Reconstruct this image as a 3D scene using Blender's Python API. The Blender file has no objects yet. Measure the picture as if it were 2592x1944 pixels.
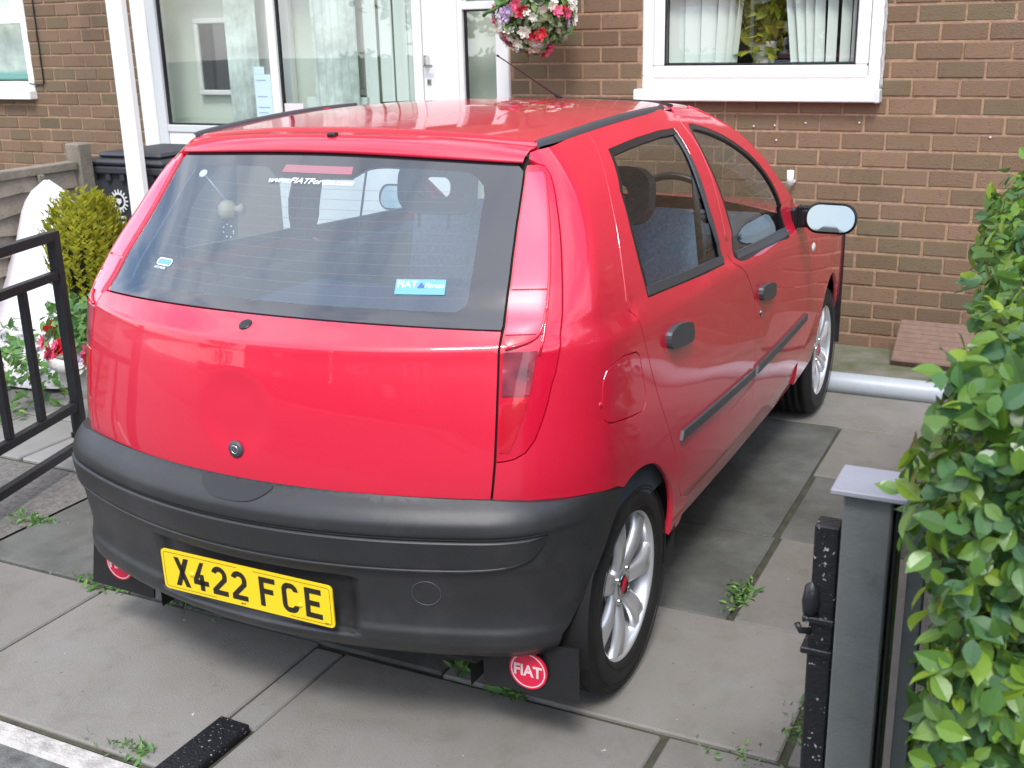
import bpy, bmesh, math, random
from mathutils import Vector, Matrix
from mathutils.geometry import delaunay_2d_cdt
random.seed(7)
SC=bpy.context.scene; COL=SC.collection
PI=math.pi
# ---------------------------------------------------------------- camera
YAW,PITCH,ROLL=.4640,.3050,-.0240
CAM=Vector((1.702,-2.535,1.703))
def cam_axes():
    cy,sy,cp,sp=math.cos(YAW),math.sin(YAW),math.cos(PITCH),math.sin(PITCH)
    f=Vector((-sy*cp,cy*cp,-sp)); r=Vector((cy,sy,0)); u=r.cross(f); c,s=math.cos(ROLL),math.sin(ROLL)
    return f,r*c+u*s,u*c-r*s
cf,cr_,cu=cam_axes()
cd=bpy.data.cameras.new('camera'); cam=bpy.data.objects.new('camera',cd); COL.objects.link(cam)
cam.matrix_world=Matrix(((cr_.x,cu.x,-cf.x,CAM.x),(cr_.y,cu.y,-cf.y,CAM.y),(cr_.z,cu.z,-cf.z,CAM.z),(0,0,0,1)))
cd.sensor_width=36; cd.lens=36*2857./2592; cd.clip_start=.05; cd.clip_end=500
cd.dof.use_dof=True; cd.dof.focus_distance=3.3; cd.dof.aperture_fstop=9
SC.camera=cam
# ---------------------------------------------------------------- world, sun, exposure
w=bpy.data.worlds.new('World'); SC.world=w; w.use_nodes=True
nt=w.node_tree; sky=nt.nodes.new('ShaderNodeTexSky'); sky.sky_type='NISHITA'; sky.sun_disc=False
SUN_EL,SUN_AZ=math.radians(54),math.radians(158)      # azimuth clockwise from +y
sky.sun_elevation=SUN_EL; sky.sun_rotation=SUN_AZ; sky.air_density=1.0; sky.dust_density=1.2; sky.ozone_density=1.2
bg=nt.nodes['Background']; bg.inputs['Strength'].default_value=.15
tcw=nt.nodes.new('ShaderNodeTexCoord'); mpw=nt.nodes.new('ShaderNodeMapping'); mpw.inputs['Scale'].default_value=(1,1,2.2)
nzw=nt.nodes.new('ShaderNodeTexNoise'); nzw.inputs['Scale'].default_value=2.3; nzw.inputs['Detail'].default_value=7; nzw.inputs['Roughness'].default_value=.55
rpw=nt.nodes.new('ShaderNodeMapRange'); rpw.inputs['From Min'].default_value=.40; rpw.inputs['From Max'].default_value=.60; rpw.inputs['To Max'].default_value=.85
mxw=nt.nodes.new('ShaderNodeMix'); mxw.data_type='RGBA'; mxw.inputs['B'].default_value=(6.6,6.8,7.3,1)   # broken white cloud
nt.links.new(tcw.outputs['Generated'],mpw.inputs['Vector']); nt.links.new(mpw.outputs[0],nzw.inputs['Vector']); nt.links.new(nzw.outputs['Fac'],rpw.inputs['Value'])
nt.links.new(rpw.outputs[0],mxw.inputs['Factor']); nt.links.new(sky.outputs[0],mxw.inputs['A']); nt.links.new(mxw.outputs['Result'],bg.inputs['Color'])
sl=bpy.data.lights.new('sun','SUN'); sl.energy=1.15; sl.angle=math.radians(14); sl.color=(1,.98,.95)
so=bpy.data.objects.new('sun',sl); COL.objects.link(so)
sd=Vector((math.sin(SUN_AZ)*math.cos(SUN_EL),math.cos(SUN_AZ)*math.cos(SUN_EL),math.sin(SUN_EL)))
so.rotation_euler=sd.to_track_quat('Z','Y').to_euler(); so.location=sd*30
SC.view_settings.view_transform='Standard'; SC.view_settings.look='None'; SC.view_settings.exposure=1.25; SC.view_settings.gamma=1
# ---------------------------------------------------------------- materials
def nodes(m): return m.node_tree.nodes,m.node_tree.links
def mat(name,col,rough=.5,metal=0.,coat=0.,coatr=.03,spec=.5,noise=0,nscale=20,bump=0,bscale=60,col2=None,rand=None,detail=6,sheen=0,aniso=None):
    m=bpy.data.materials.new(name); m.use_nodes=True; N,L=nodes(m); p=N['Principled BSDF']
    p.inputs['Base Color'].default_value=(*col,1); p.inputs['Roughness'].default_value=rough; p.inputs['Metallic'].default_value=metal
    p.inputs['Coat Weight'].default_value=coat; p.inputs['Coat Roughness'].default_value=coatr; p.inputs['Specular IOR Level'].default_value=spec
    tc=N.new('ShaderNodeNewGeometry'); src=tc.outputs['Position']
    last=None
    if col2 is not None or noise:
        n=N.new('ShaderNodeTexNoise'); n.inputs['Scale'].default_value=nscale; n.inputs['Detail'].default_value=detail; n.inputs['Roughness'].default_value=.6
        L.new(src,n.inputs['Vector']); r=N.new('ShaderNodeValToRGB'); L.new(n.outputs['Fac'],r.inputs['Fac'])
        c2=col2 if col2 is not None else tuple(min(1,c*(1-noise)) for c in col); c1=col if col2 is not None else tuple(min(1,c*(1+noise)) for c in col)
        r.color_ramp.elements[0].position=.32; r.color_ramp.elements[1].position=.68
        r.color_ramp.elements[0].color=(*c2,1); r.color_ramp.elements[1].color=(*c1,1); last=r.outputs['Color']
    if rand is not None:
        oi=N.new('ShaderNodeObjectInfo'); ge=N.new('ShaderNodeNewGeometry'); ad=N.new('ShaderNodeMath'); ad.operation='ADD'; fr=N.new('ShaderNodeMath'); fr.operation='FRACT'
        L.new(oi.outputs['Random'],ad.inputs[0]); L.new(ge.outputs['Random Per Island'],ad.inputs[1]); L.new(ad.outputs[0],fr.inputs[0])
        r2=N.new('ShaderNodeValToRGB'); L.new(fr.outputs[0],r2.inputs['Fac']); cr=r2.color_ramp
        for i,c in enumerate(rand):
            pos=i/(len(rand)-1)
            e=cr.elements[i] if i<2 else cr.elements.new(pos)
            e.position=pos; e.color=(*c,1)
        for i,c in enumerate(rand): cr.elements[i].position=i/(len(rand)-1); cr.elements[i].color=(*c,1)
        if last:
            mx=N.new('ShaderNodeMix'); mx.data_type='RGBA'; mx.blend_type='MULTIPLY'; mx.inputs['Factor'].default_value=1
            L.new(last,mx.inputs['A']); L.new(r2.outputs['Color'],mx.inputs['B']); last=mx.outputs['Result']
        else: last=r2.outputs['Color']
    if last: L.new(last,p.inputs['Base Color'])
    if bump:
        b=N.new('ShaderNodeTexNoise'); b.inputs['Scale'].default_value=bscale; b.inputs['Detail'].default_value=5; L.new(src,b.inputs['Vector'])
        bp=N.new('ShaderNodeBump'); bp.inputs['Strength'].default_value=bump; bp.inputs['Distance'].default_value=.01; L.new(b.outputs['Fac'],bp.inputs['Height']); L.new(bp.outputs['Normal'],p.inputs['Normal'])
    return m
def glass(name,tint=(.75,.82,.8),ior=1.52,rough=0.,add=0.0,dust=0.,dcol=(.5,.6,.66)):
    m=bpy.data.materials.new(name); m.use_nodes=True; N,L=nodes(m)
    for n in list(N): N.remove(n)
    o=N.new('ShaderNodeOutputMaterial'); t=N.new('ShaderNodeBsdfTransparent'); t.inputs['Color'].default_value=(*tint,1)
    g=N.new('ShaderNodeBsdfGlossy'); g.inputs['Roughness'].default_value=rough; g.inputs['Color'].default_value=(1,1,1,1)
    ge=N.new('ShaderNodeNewGeometry'); dt=N.new('ShaderNodeVectorMath'); dt.operation='DOT_PRODUCT'; L.new(ge.outputs['Incoming'],dt.inputs[0]); L.new(ge.outputs['Normal'],dt.inputs[1])
    ab=N.new('ShaderNodeMath'); ab.operation='ABSOLUTE'; L.new(dt.outputs['Value'],ab.inputs[0]); sb=N.new('ShaderNodeMath'); sb.operation='SUBTRACT'; sb.inputs[0].default_value=1; L.new(ab.outputs[0],sb.inputs[1])
    pw=N.new('ShaderNodeMath'); pw.operation='POWER'; pw.inputs[1].default_value=4.5; L.new(sb.outputs[0],pw.inputs[0]); f0=((ior-1)/(ior+1))**2*2+add
    a=N.new('ShaderNodeMath'); a.operation='MULTIPLY_ADD'; a.inputs[1].default_value=1-f0; a.inputs[2].default_value=f0; a.use_clamp=True; f=pw
    ms=N.new('ShaderNodeMixShader'); L.new(f.outputs[0],a.inputs[0]); L.new(a.outputs[0],ms.inputs[0]); 
    if dust:      # film of road dust on the glass
        di=N.new('ShaderNodeBsdfDiffuse'); di.inputs['Color'].default_value=(*dcol,1); m2=N.new('ShaderNodeMixShader'); m2.inputs[0].default_value=dust; L.new(t.outputs[0],m2.inputs[1]); L.new(di.outputs[0],m2.inputs[2]); L.new(m2.outputs[0],ms.inputs[1])
    else: L.new(t.outputs[0],ms.inputs[1])
    L.new(g.outputs[0],ms.inputs[2]); L.new(ms.outputs[0],o.inputs[0])
    return m
def add_spots(m,scale,thr,col,strength=1.,w=.04,stretch=None):
    """small speckles with a colour of their own (droppings, paint chips, grit)"""
    N,L=nodes(m); p=N['Principled BSDF']; tc=N.new('ShaderNodeNewGeometry')
    v=N.new('ShaderNodeTexNoise'); v.inputs['Scale'].default_value=scale; v.inputs['Detail'].default_value=3
    L.new(tc.outputs['Position'],v.inputs['Vector'])
    r=N.new('ShaderNodeMapRange'); r.inputs['From Min'].default_value=thr; r.inputs['From Max'].default_value=thr+w; r.inputs['To Max'].default_value=strength
    L.new(v.outputs['Fac'],r.inputs['Value'])
    mx=N.new('ShaderNodeMix'); mx.data_type='RGBA'; L.new(r.outputs[0],mx.inputs['Factor'])
    old=p.inputs['Base Color']
    if old.is_linked: L.new(old.links[0].from_socket,mx.inputs['A'])
    else: mx.inputs['A'].default_value=old.default_value
    mx.inputs['B'].default_value=(*col,1); L.new(mx.outputs['Result'],p.inputs['Base Color'])
def stains(m,scale,lo,hi,col,strength):
    N,L=nodes(m); p=N['Principled BSDF']; g=N.new('ShaderNodeNewGeometry'); v=N.new('ShaderNodeTexNoise'); v.inputs['Scale'].default_value=scale; v.inputs['Detail'].default_value=9; v.inputs['Roughness'].default_value=.68; v.inputs['Distortion'].default_value=.4
    L.new(g.outputs['Position'],v.inputs['Vector']); r=N.new('ShaderNodeMapRange'); r.inputs['From Min'].default_value=lo; r.inputs['From Max'].default_value=hi; r.inputs['To Max'].default_value=strength; L.new(v.outputs['Fac'],r.inputs['Value'])
    mx=N.new('ShaderNodeMix'); mx.data_type='RGBA'; mx.blend_type='MULTIPLY'; L.new(r.outputs[0],mx.inputs['Factor']); old=p.inputs['Base Color']
    if old.is_linked: L.new(old.links[0].from_socket,mx.inputs['A'])
    else: mx.inputs['A'].default_value=old.default_value
    mx.inputs['B'].default_value=(*col,1); L.new(mx.outputs['Result'],p.inputs['Base Color'])
M={}
M['paint']=mat('car_red_paint',(.66,.009,.040),.42,0,1.,.02,.5)
def wavy(m,scale,strength):
    N,L=nodes(m); p=N['Principled BSDF']; tc=N.new('ShaderNodeTexCoord'); n=N.new('ShaderNodeTexNoise'); n.inputs['Scale'].default_value=scale; n.inputs['Detail'].default_value=3; L.new(tc.outputs['Object'],n.inputs['Vector'])
    b=N.new('ShaderNodeBump'); b.inputs['Strength'].default_value=strength; b.inputs['Distance'].default_value=.02; L.new(n.outputs['Fac'],b.inputs['Height']); L.new(b.outputs['Normal'],p.inputs['Coat Normal'])
    r=N.new('ShaderNodeMapRange'); r.inputs['To Min'].default_value=.012; r.inputs['To Max'].default_value=.07; n2=N.new('ShaderNodeTexNoise'); n2.inputs['Scale'].default_value=5; n2.inputs['Detail'].default_value=8; L.new(tc.outputs['Object'],n2.inputs['Vector']); L.new(n2.outputs['Fac'],r.inputs['Value']); L.new(r.outputs[0],p.inputs['Coat Roughness'])
wavy(M['paint'],2.2,.05)
M['lens_red']=mat('lamp_red_plastic',(.62,.006,.035),.2,0,1.,.02,.5,bump=.0)
M['lens_deep']=mat('lamp_deep_red_plastic',(.55,.004,.02),.25,0,1.,.02)
M['lens_pink']=mat('lamp_pink_plastic',(.74,.045,.11),.25,0,1.,.02)
M['lens_smoke']=mat('lamp_smoked_pink_plastic',(.11,.016,.025),.3,0,1.,.02,col2=(.45,.045,.08),nscale=14,detail=1)
M['bumper']=mat('bumper_grained_plastic',(.026,.026,.027),.36,0,0,spec=.5,noise=.15,nscale=4,bump=.12,bscale=900)
stains(M['bumper'],9,.50,.72,(1.9,1.85,1.8),.5)
M['black']=mat('black_plastic',(.012,.012,.013),.4)
M['rubber']=mat('tyre_rubber',(.016,.015,.015),.75,noise=.4,nscale=14,bump=.15,bscale=120)
M['seal']=mat('window_seal_rubber',(.014,.014,.016),.33,spec=.6)
M['trimgrey']=mat('grey_trim_plastic',(.06,.062,.068),.45)
M['frit']=mat('glass_black_border',(.022,.024,.030),.06,0,1.,.0,.6)
M['dark']=mat('underbody_dark',(.008,.008,.008),.85)
M['alloy']=mat('silver_alloy',(.72,.73,.76),.30,.6,.6,.05)
M['alloy_in']=mat('alloy_barrel',(.34,.35,.36),.4,.8)
M['chrome']=mat('bright_metal',(.7,.7,.7),.15,1.)
M['mirror']=mat('mirror_glass',(.30,.345,.35),.03,1.)
M['cabin']=mat('cabin_trim',(.06,.075,.10),.75,noise=.2)
M['seat']=mat('seat_fabric_blue_grey',(.13,.20,.30),.9,noise=.25,nscale=90,bump=.3,bscale=300)
M['shelf']=mat('shelf_blue_felt',(.05,.10,.21),.95,noise=.2,nscale=60)
M['cglass']=glass('car_window_glass',(.80,.86,.84),1.42)
M['rglass']=glass('rear_window_glass',(.80,.90,.95),1.5,add=.015,dust=.09,dcol=(.38,.52,.64))
M['yellow']=mat('number_plate_yellow',(.90,.62,.012),.35,coat=.3)
M['ink']=mat('plate_black_ink',(.018,.014,.008),.45)
M['white']=mat('white_plastic_frame',(.86,.85,.82),.3,spec=.5)
M['sticker']=mat('pale_blue_sticker',(.13,.36,.47),.4)
M['stickw']=mat('sticker_white',(.85,.95,.95),.4)
M['stickb']=mat('sticker_blue_mark',(.05,.10,.35),.4)
M['logo_red']=mat('logo_red',(.68,.015,.06),.35)
M['logo_w']=mat('logo_white',(.78,.62,.60),.4)
M['brick']=mat('brown_brick',(1.42,1.26,1.06),.85,noise=.22,nscale=13,bump=.55,bscale=160,rand=[(.180,.115,.072),(.225,.140,.092),(.160,.122,.072),(.205,.128,.082),(.172,.112,.072),(.245,.150,.100),(.140,.106,.064)])
M['mortar']=mat('pink_mortar',(.38,.24,.15),.95,noise=.22,nscale=40,bump=.6,bscale=220)
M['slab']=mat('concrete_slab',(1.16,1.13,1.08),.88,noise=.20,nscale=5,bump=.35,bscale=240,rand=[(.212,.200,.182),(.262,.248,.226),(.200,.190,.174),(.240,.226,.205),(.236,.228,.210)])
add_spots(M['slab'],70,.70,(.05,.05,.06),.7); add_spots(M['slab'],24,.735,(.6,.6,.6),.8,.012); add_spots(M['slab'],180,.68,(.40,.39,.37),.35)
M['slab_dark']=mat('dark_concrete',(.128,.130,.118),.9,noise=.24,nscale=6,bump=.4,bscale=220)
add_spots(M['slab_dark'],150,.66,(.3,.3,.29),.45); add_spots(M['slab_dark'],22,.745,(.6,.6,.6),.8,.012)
stains(M['slab'],2.6,.48,.66,(.80,.78,.73),.7); stains(M['slab'],9,.54,.72,(.72,.70,.64),.6); stains(M['slab_dark'],2.2,.45,.62,(.68,.66,.60),.9)
stains(M['brick'],2.0,.45,.65,(.86,.85,.80),.6); stains(M['brick'],38,.56,.70,(.55,.52,.5),.7)
M['joint']=mat('dirt_joint',(.042,.040,.032),.98,col2=(.085,.085,.05),nscale=18,bump=.6,bscale=120)
M['kerb']=mat('worn_pale_kerb',(.45,.42,.39),.9,noise=.28,nscale=22,bump=.6,bscale=120)
M['tarmac']=mat('tarmac',(.075,.075,.075),.92,noise=.35,nscale=60,bump=.5,bscale=250)
M['pave']=mat('pavement_dark',(.13,.13,.12),.92,noise=.4,nscale=25,bump=.5,bscale=180)
M['moss']=mat('mossy_concrete',(.22,.20,.17),.95,col2=(.10,.115,.055),nscale=6,bump=.5,bscale=120)
M['gatepaint']=mat('black_gate_paint',(.016,.017,.020),.38,noise=.2,nscale=30,bump=.2,bscale=80)
M['flaky']=mat('flaking_black_paint',(.010,.010,.012),.45,bump=.35,bscale=120); add_spots(M['flaky'],110,.655,(.36,.34,.34),.95)
M['post']=mat('grey_post_paint',(.125,.135,.130),.6,noise=.10,nscale=9,bump=.15,bscale=140); stains(M['post'],14,.55,.72,(.6,.58,.52),.7); add_spots(M['post'],60,.73,(.1,.09,.09),.5)
M['cap']=mat('grey_post_cap',(.27,.27,.31),.55,noise=.05)
M['pipe']=mat('grey_plastic_pipe',(.40,.44,.47),.4,noise=.05)
M['wood']=mat('weathered_fence_wood',(.27,.23,.18),.85,col2=(.17,.15,.115),nscale=10,bump=.5,bscale=70)
M['bin']=mat('dark_bin_plastic',(.045,.048,.055),.5)
M['sheet']=mat('white_plastic_sheet',(.78,.74,.80),.45)
M['yard']=mat('worn_yard_tarmac',(.17,.16,.145),.92,noise=.35,nscale=60,bump=.5,bscale=250)
M['poly']=glass('clear_corrugated_plastic',(.90,.92,.92),1.4)
M['stone']=mat('white_urn_stone',(.62,.60,.56),.75,noise=.1,bump=.3,bscale=60)
M['mat_brown']=mat('brown_paving_tile',(.20,.125,.095),.85,noise=.12,nscale=30,bump=.4,bscale=200)
M['sealant']=mat('mastic_grey',(.4,.39,.36),.8,noise=.3,nscale=60)
M['room']=mat('room_wall',(.75,.80,.70),.9)
M['roomdark']=mat('dark_room_wall',(.05,.055,.04),.9)
M['blind']=mat('vertical_blind_fabric',(.80,.86,.80),.85)
M['wglass']=glass('house_window_glass',(.92,.96,.93),1.55,add=.05)
M['greywhite']=mat('grey_white_upvc',(.66,.66,.65),.35)
M['soil']=mat('soil',(.03,.02,.014),.95)
M['twig']=mat('twig',(.11,.07,.04),.9)
def leafmat(name,cols,rough=.42):
    m=mat(name,(.1,.2,.05),rough,rand=cols,spec=.5); p=m.node_tree.nodes['Principled BSDF']
    p.inputs['Transmission Weight'].default_value=0
    # thin translucent leaf: mix in a translucent lobe of the same colour
    N,L=nodes(m); out=[n for n in N if n.type=='OUTPUT_MATERIAL'][0]; tr=N.new('ShaderNodeBsdfTranslucent'); mx=N.new('ShaderNodeMixShader'); mx.inputs[0].default_value=.3
    L.new(p.inputs['Base Color'].links[0].from_socket,tr.inputs['Color']); L.new(p.outputs[0],mx.inputs[1]); L.new(tr.outputs[0],mx.inputs[2]); L.new(mx.outputs[0],out.inputs[0])
    return m
M['leaf']=leafmat('privet_leaf',[(.055,.145,.045),(.085,.19,.045),(.15,.27,.03),(.065,.16,.075),(.23,.34,.025),(.10,.215,.04),(.085,.17,.085),(.16,.28,.03),(.06,.13,.04),(.18,.32,.03)],.30)
M['leaf_small']=leafmat('bedding_leaf',[(.12,.27,.07),(.18,.36,.09),(.08,.20,.06),(.24,.38,.10)])
M['leaf_gold']=leafmat('golden_conifer_leaf',[(.30,.31,.012),(.40,.40,.018),(.18,.20,.01),(.48,.46,.03)],.6)
M['leaf_var']=leafmat('variegated_leaf',[(.45,.52,.25),(.12,.28,.08),(.60,.60,.42),(.05,.13,.05)])
M['leaf_dark']=leafmat('dark_tree_leaf',[(.02,.05,.015),(.035,.08,.02),(.05,.10,.025),(.015,.035,.012)],.6)
M['f_red']=mat('red_petal',(.55,.01,.02),.6); M['f_pink']=mat('pink_petal',(.75,.10,.20),.6); M['f_white']=mat('white_petal',(.75,.72,.62),.6); M['f_lilac']=mat('lilac_petal',(.50,.36,.55),.6)
# ---------------------------------------------------------------- object helpers
def tag(o,label=None,cat=None,group=None,kind=None):
    if label: o['label']=label
    if cat: o['category']=cat
    if group: o['group']=group
    if kind: o['kind']=kind
    return o
def thing(name,label,cat,loc=(0,0,0),rz=0,group=None):
    o=bpy.data.objects.new(name,None); COL.objects.link(o); o.location=loc; o.rotation_euler=(0,0,rz); o.empty_display_size=.1
    return tag(o,label,cat,group)
def link(name,me,m=None,parent=None,matrix=None):
    if m is not None:
        me.materials.clear(); me.materials.append(m)
    o=bpy.data.objects.new(name,me); COL.objects.link(o)
    if parent: o.parent=parent
    if matrix is not None: o.matrix_local=matrix
    return o
class MB:
    def __init__(s): s.v=[]; s.f=[]; s.sm=[]
    def add(s,V,F,smooth=False):
        b=len(s.v); s.v+= [tuple(v) for v in V]; s.f+=[tuple(i+b for i in f) for f in F]; s.sm+=[smooth]*len(F); return s
    def box(s,a,b,M4=None):
        x0,y0,z0=a; x1,y1,z1=b
        V=[(x0,y0,z0),(x1,y0,z0),(x1,y1,z0),(x0,y1,z0),(x0,y0,z1),(x1,y0,z1),(x1,y1,z1),(x0,y1,z1)]
        if M4 is not None: V=[M4@Vector(v) for v in V]
        return s.add(V,[(0,3,2,1),(4,5,6,7),(0,1,5,4),(1,2,6,5),(2,3,7,6),(3,0,4,7)])
    def bbox(s,a,b,c=.004,M4=None):
        """box with chamfered edges"""
        bm=bmesh.new(); bmesh.ops.create_cube(bm,size=1)
        for v in bm.verts: v.co=Vector([(a[i]+b[i])/2+v.co[i]*(b[i]-a[i]) for i in range(3)])
        bmesh.ops.bevel(bm,geom=bm.edges[:],offset=c,segments=1,affect='EDGES')
        V=[(M4@v.co if M4 is not None else v.co.copy()) for v in bm.verts]; bm.verts.index_update(); F=[tuple(v.index for v in f.verts) for f in bm.faces]; bm.free()
        return s.add(V,F)
    def tube(s,pts,r,n=8,caps=True,smooth=True,flat=None):
        pts=[Vector(p) for p in pts]; V=[];F=[]; N=len(pts)
        rr=r if isinstance(r,(list,tuple)) else [r]*N
        up=Vector((0,0,1)); prev=None
        for i,p in enumerate(pts):
            t=(pts[min(i+1,N-1)]-pts[max(i-1,0)]).normalized()
            if prev is None:
                a=t.cross(up); 
                if a.length<1e-3: a=t.cross(Vector((1,0,0)))
            else: a=prev-t*prev.dot(t)
            a.normalize(); prev=a; b=t.cross(a)
            for k in range(n):
                an=2*PI*k/n; V.append(p+(a*math.cos(an)+b*math.sin(an)*(flat or 1))*rr[i])
        for i in range(N-1):
            for k in range(n):
                k2=(k+1)%n; F.append((i*n+k,i*n+k2,(i+1)*n+k2,(i+1)*n+k))
        if caps: F.append(tuple(range(n-1,-1,-1))); F.append(tuple((N-1)*n+k for k in range(n)))
        return s.add(V,F,smooth)
    def lathe(s,prof,n=32,M4=None,smooth=True,closed=False):
        """prof: list of (r,h) about +z"""
        V=[];F=[];P=len(prof)
        for k in range(n):
            a=2*PI*k/n
            for r,h in prof:
                v=Vector((r*math.cos(a),r*math.sin(a),h)); V.append(M4@v if M4 is not None else v)
        for k in range(n):
            k2=(k+1)%n
            for i in range(P-1 if not closed else P):
                j=(i+1)%P; F.append((k*P+i,k2*P+i,k2*P+j,k*P+j))
        return s.add(V,F,smooth)
    def prism(s,poly,h0,h1,M4=None):
        n=len(poly); V=[(x,y,h0) for x,y in poly]+[(x,y,h1) for x,y in poly]
        if M4 is not None: V=[M4@Vector(v) for v in V]
        F=[tuple(range(n-1,-1,-1)),tuple(range(n,2*n))]+[(i,(i+1)%n,(i+1)%n+n,i+n) for i in range(n)]
        return s.add(V,F)
    def mesh(s,name):
        me=bpy.data.meshes.new(name); me.from_pydata(s.v,[],s.f); me.update()
        me.polygons.foreach_set('use_smooth',s.sm); return me
    def build(s,name,m,parent=None,matrix=None): return link(name,s.mesh(name),m,parent,matrix)
def textmesh(txt,width=None,height=None,extr=.0004,bold=0.,shear=0.,spacing=1.):
    c=bpy.data.curves.new('lettering','FONT'); c.body=txt; c.extrude=extr; c.offset=bold; c.shear=shear; c.align_x='CENTER'; c.align_y='CENTER'; c.size=1; c.space_character=spacing; c.resolution_u=3
    o=bpy.data.objects.new('lettering',c); COL.objects.link(o); dg=bpy.context.evaluated_depsgraph_get(); dg.update()
    me=bpy.data.meshes.new_from_object(o.evaluated_get(dg)); bpy.data.objects.remove(o); bpy.data.curves.remove(c)
    xs=[v.co.x for v in me.vertices]; ys=[v.co.y for v in me.vertices]; W=max(xs)-min(xs); H=max(ys)-min(ys); cx=(max(xs)+min(xs))/2; cy=(max(ys)+min(ys))/2
    sx=(width/W) if width else (height/H); sy=(height/H) if height else sx
    zs=max(abs(v.co.z) for v in me.vertices) or 1
    for v in me.vertices: v.co=Vector(((v.co.x-cx)*sx,(v.co.y-cy)*sy,v.co.z/zs*extr))
    me.update(); return me
def frame_m(o,x,y,z): # columns
    return Matrix(((x[0],y[0],z[0],o[0]),(x[1],y[1],z[1],o[1]),(x[2],y[2],z[2],o[2]),(0,0,0,1)))
# ================================================================ ground
def structure(name,mb,m): o=mb.build(name,m); o['kind']='structure'; return o
gr=MB(); gr.add([(-60,-60,-.06),(60,-60,-.06),(60,3.9,-.06),(-60,3.9,-.06)],[(0,1,2,3)]); ground=structure('ground',gr,M['pave'])
drv=MB(); drv.box((-1.62,-.83,-.055),(2.6,3.62,-.012)); drive=structure('driveway',drv,M['joint'])
def slab(x0,y0,x1,y1,m='slab',z=0.,c=.005,g=.0015,parent=None,skew=0):
    a=random.uniform(-.0015,.0015); x0+=g+random.uniform(0,.003);x1-=g+random.uniform(0,.003);y0+=g+random.uniform(0,.003);y1-=g+random.uniform(0,.003)
    cx,cy=(x0+x1)/2,(y0+y1)/2; mb=MB(); mb.bbox((x0-cx,y0-cy,-.04),(x1-cx,y1-cy,0),c)
    o=mb.build('paving_slab',M[m],parent or drive); o.location=(cx,cy,z+a); o.rotation_euler=(random.uniform(-.002,.002),random.uniform(-.002,.002),random.uniform(-.002,.002)); return o
Y=[-.82,-.18,.44,1.06,1.68,2.28,2.78]
slab(-1.62,-.82,-.97,-.17); slab(-.97,-.82,-.13,-.17); slab(-.03,-.82,.93,-.19); slab(.945,-.82,1.9,-.19); slab(1.9,-.82,2.6,-.19)
s_=slab(-.13,-.60,-.03,-.19,'slab',-.004); 
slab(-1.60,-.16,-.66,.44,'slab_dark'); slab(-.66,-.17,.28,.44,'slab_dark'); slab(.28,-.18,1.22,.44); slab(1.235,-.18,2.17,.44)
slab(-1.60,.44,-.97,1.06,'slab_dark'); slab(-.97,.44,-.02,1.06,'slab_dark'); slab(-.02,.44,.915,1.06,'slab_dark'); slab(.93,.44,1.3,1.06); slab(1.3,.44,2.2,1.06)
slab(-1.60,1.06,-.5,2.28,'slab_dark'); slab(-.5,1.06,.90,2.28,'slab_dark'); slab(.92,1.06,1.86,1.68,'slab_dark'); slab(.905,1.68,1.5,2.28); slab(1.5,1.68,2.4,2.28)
slab(-1.6,2.28,-.6,2.78); slab(-.6,2.28,.33,2.78); slab(.33,2.28,1.26,2.78); slab(1.26,2.28,2.4,2.78)
slab(1.86,1.06,2.6,1.68)
# strip of concrete against the wall
ms=MB(); ms.bbox((-1.6,2.86,-.05),(2.8,3.60,.012),.008); structure('mossy_strip',ms,M['moss'])
# side yard left of the drive: rough tarmac then crazy paving slabs
yd=MB(); yd.add([(-4.6,-.83,-.01),(-1.63,-.83,-.01),(-1.63,.55,-.01),(-4.6,.55,-.01)],[(0,1,2,3)]); structure('side_yard',yd,M['yard'])
gp=MB(); gp.box((-4.6,.55,-.05),(-1.62,3.62,-.014)); gpath=structure('garden_path',gp,M['joint'])
M['flag']=mat('grey_flagstone',(1.,1.,1.),.85,noise=.15,nscale=6,bump=.4,bscale=150,rand=[(.30,.29,.275),(.36,.35,.33),(.27,.265,.25)])
yy=.56
while yy<3.5:
    xx=-4.6+random.uniform(-.2,0); h=random.choice([.30,.42,.45])
    while xx<-1.65:
        w_=random.choice([.32,.45,.60]); x1=min(xx+w_,-1.62)
        if x1-xx>.08: slab(max(xx,-4.6),yy,x1,min(yy+h,3.6),'flag',0,.006,.006,gpath)
        xx=x1 if x1<-1.63 else 0
    yy+=h
# kerb between drive and pavement
kb=MB()
random.seed(3)
for i,(a,b) in enumerate([(-3.4,-2.5),(-2.5,-1.6),(-1.6,-.7),(-.7,.2),(.2,1.1),(1.1,2.0),(2.0,2.9)]):
    m_=MB(); m_.bbox((a+.004,-.905,-.10),(b-.004,-.832,-.002+random.uniform(-.003,.003)),.012)
    if i==0: kerb=structure('kerb_strip',m_,M['kerb'])
    else: m_.build('kerb_stone',M['kerb'],kerb)
pv=MB(); pv.add([(-40,-3.0,-.012),(40,-3.0,-.012),(40,-.905,-.012),(-40,-.905,-.012)],[(0,1,2,3)]); structure('pavement',pv,M['pave'])
rd=MB(); rd.add([(-60,-9.0,-.13+.08),(60,-9.0,-.05),(60,-3.05,-.05),(-60,-3.05,-.05)],[(0,1,2,3)]); structure('road',rd,M['tarmac'])
pv=MB(); pv.box((-60,-11.2,-.055),(60,-9.0,.02)); structure('far_pavement',pv,M['pave'])
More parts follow.
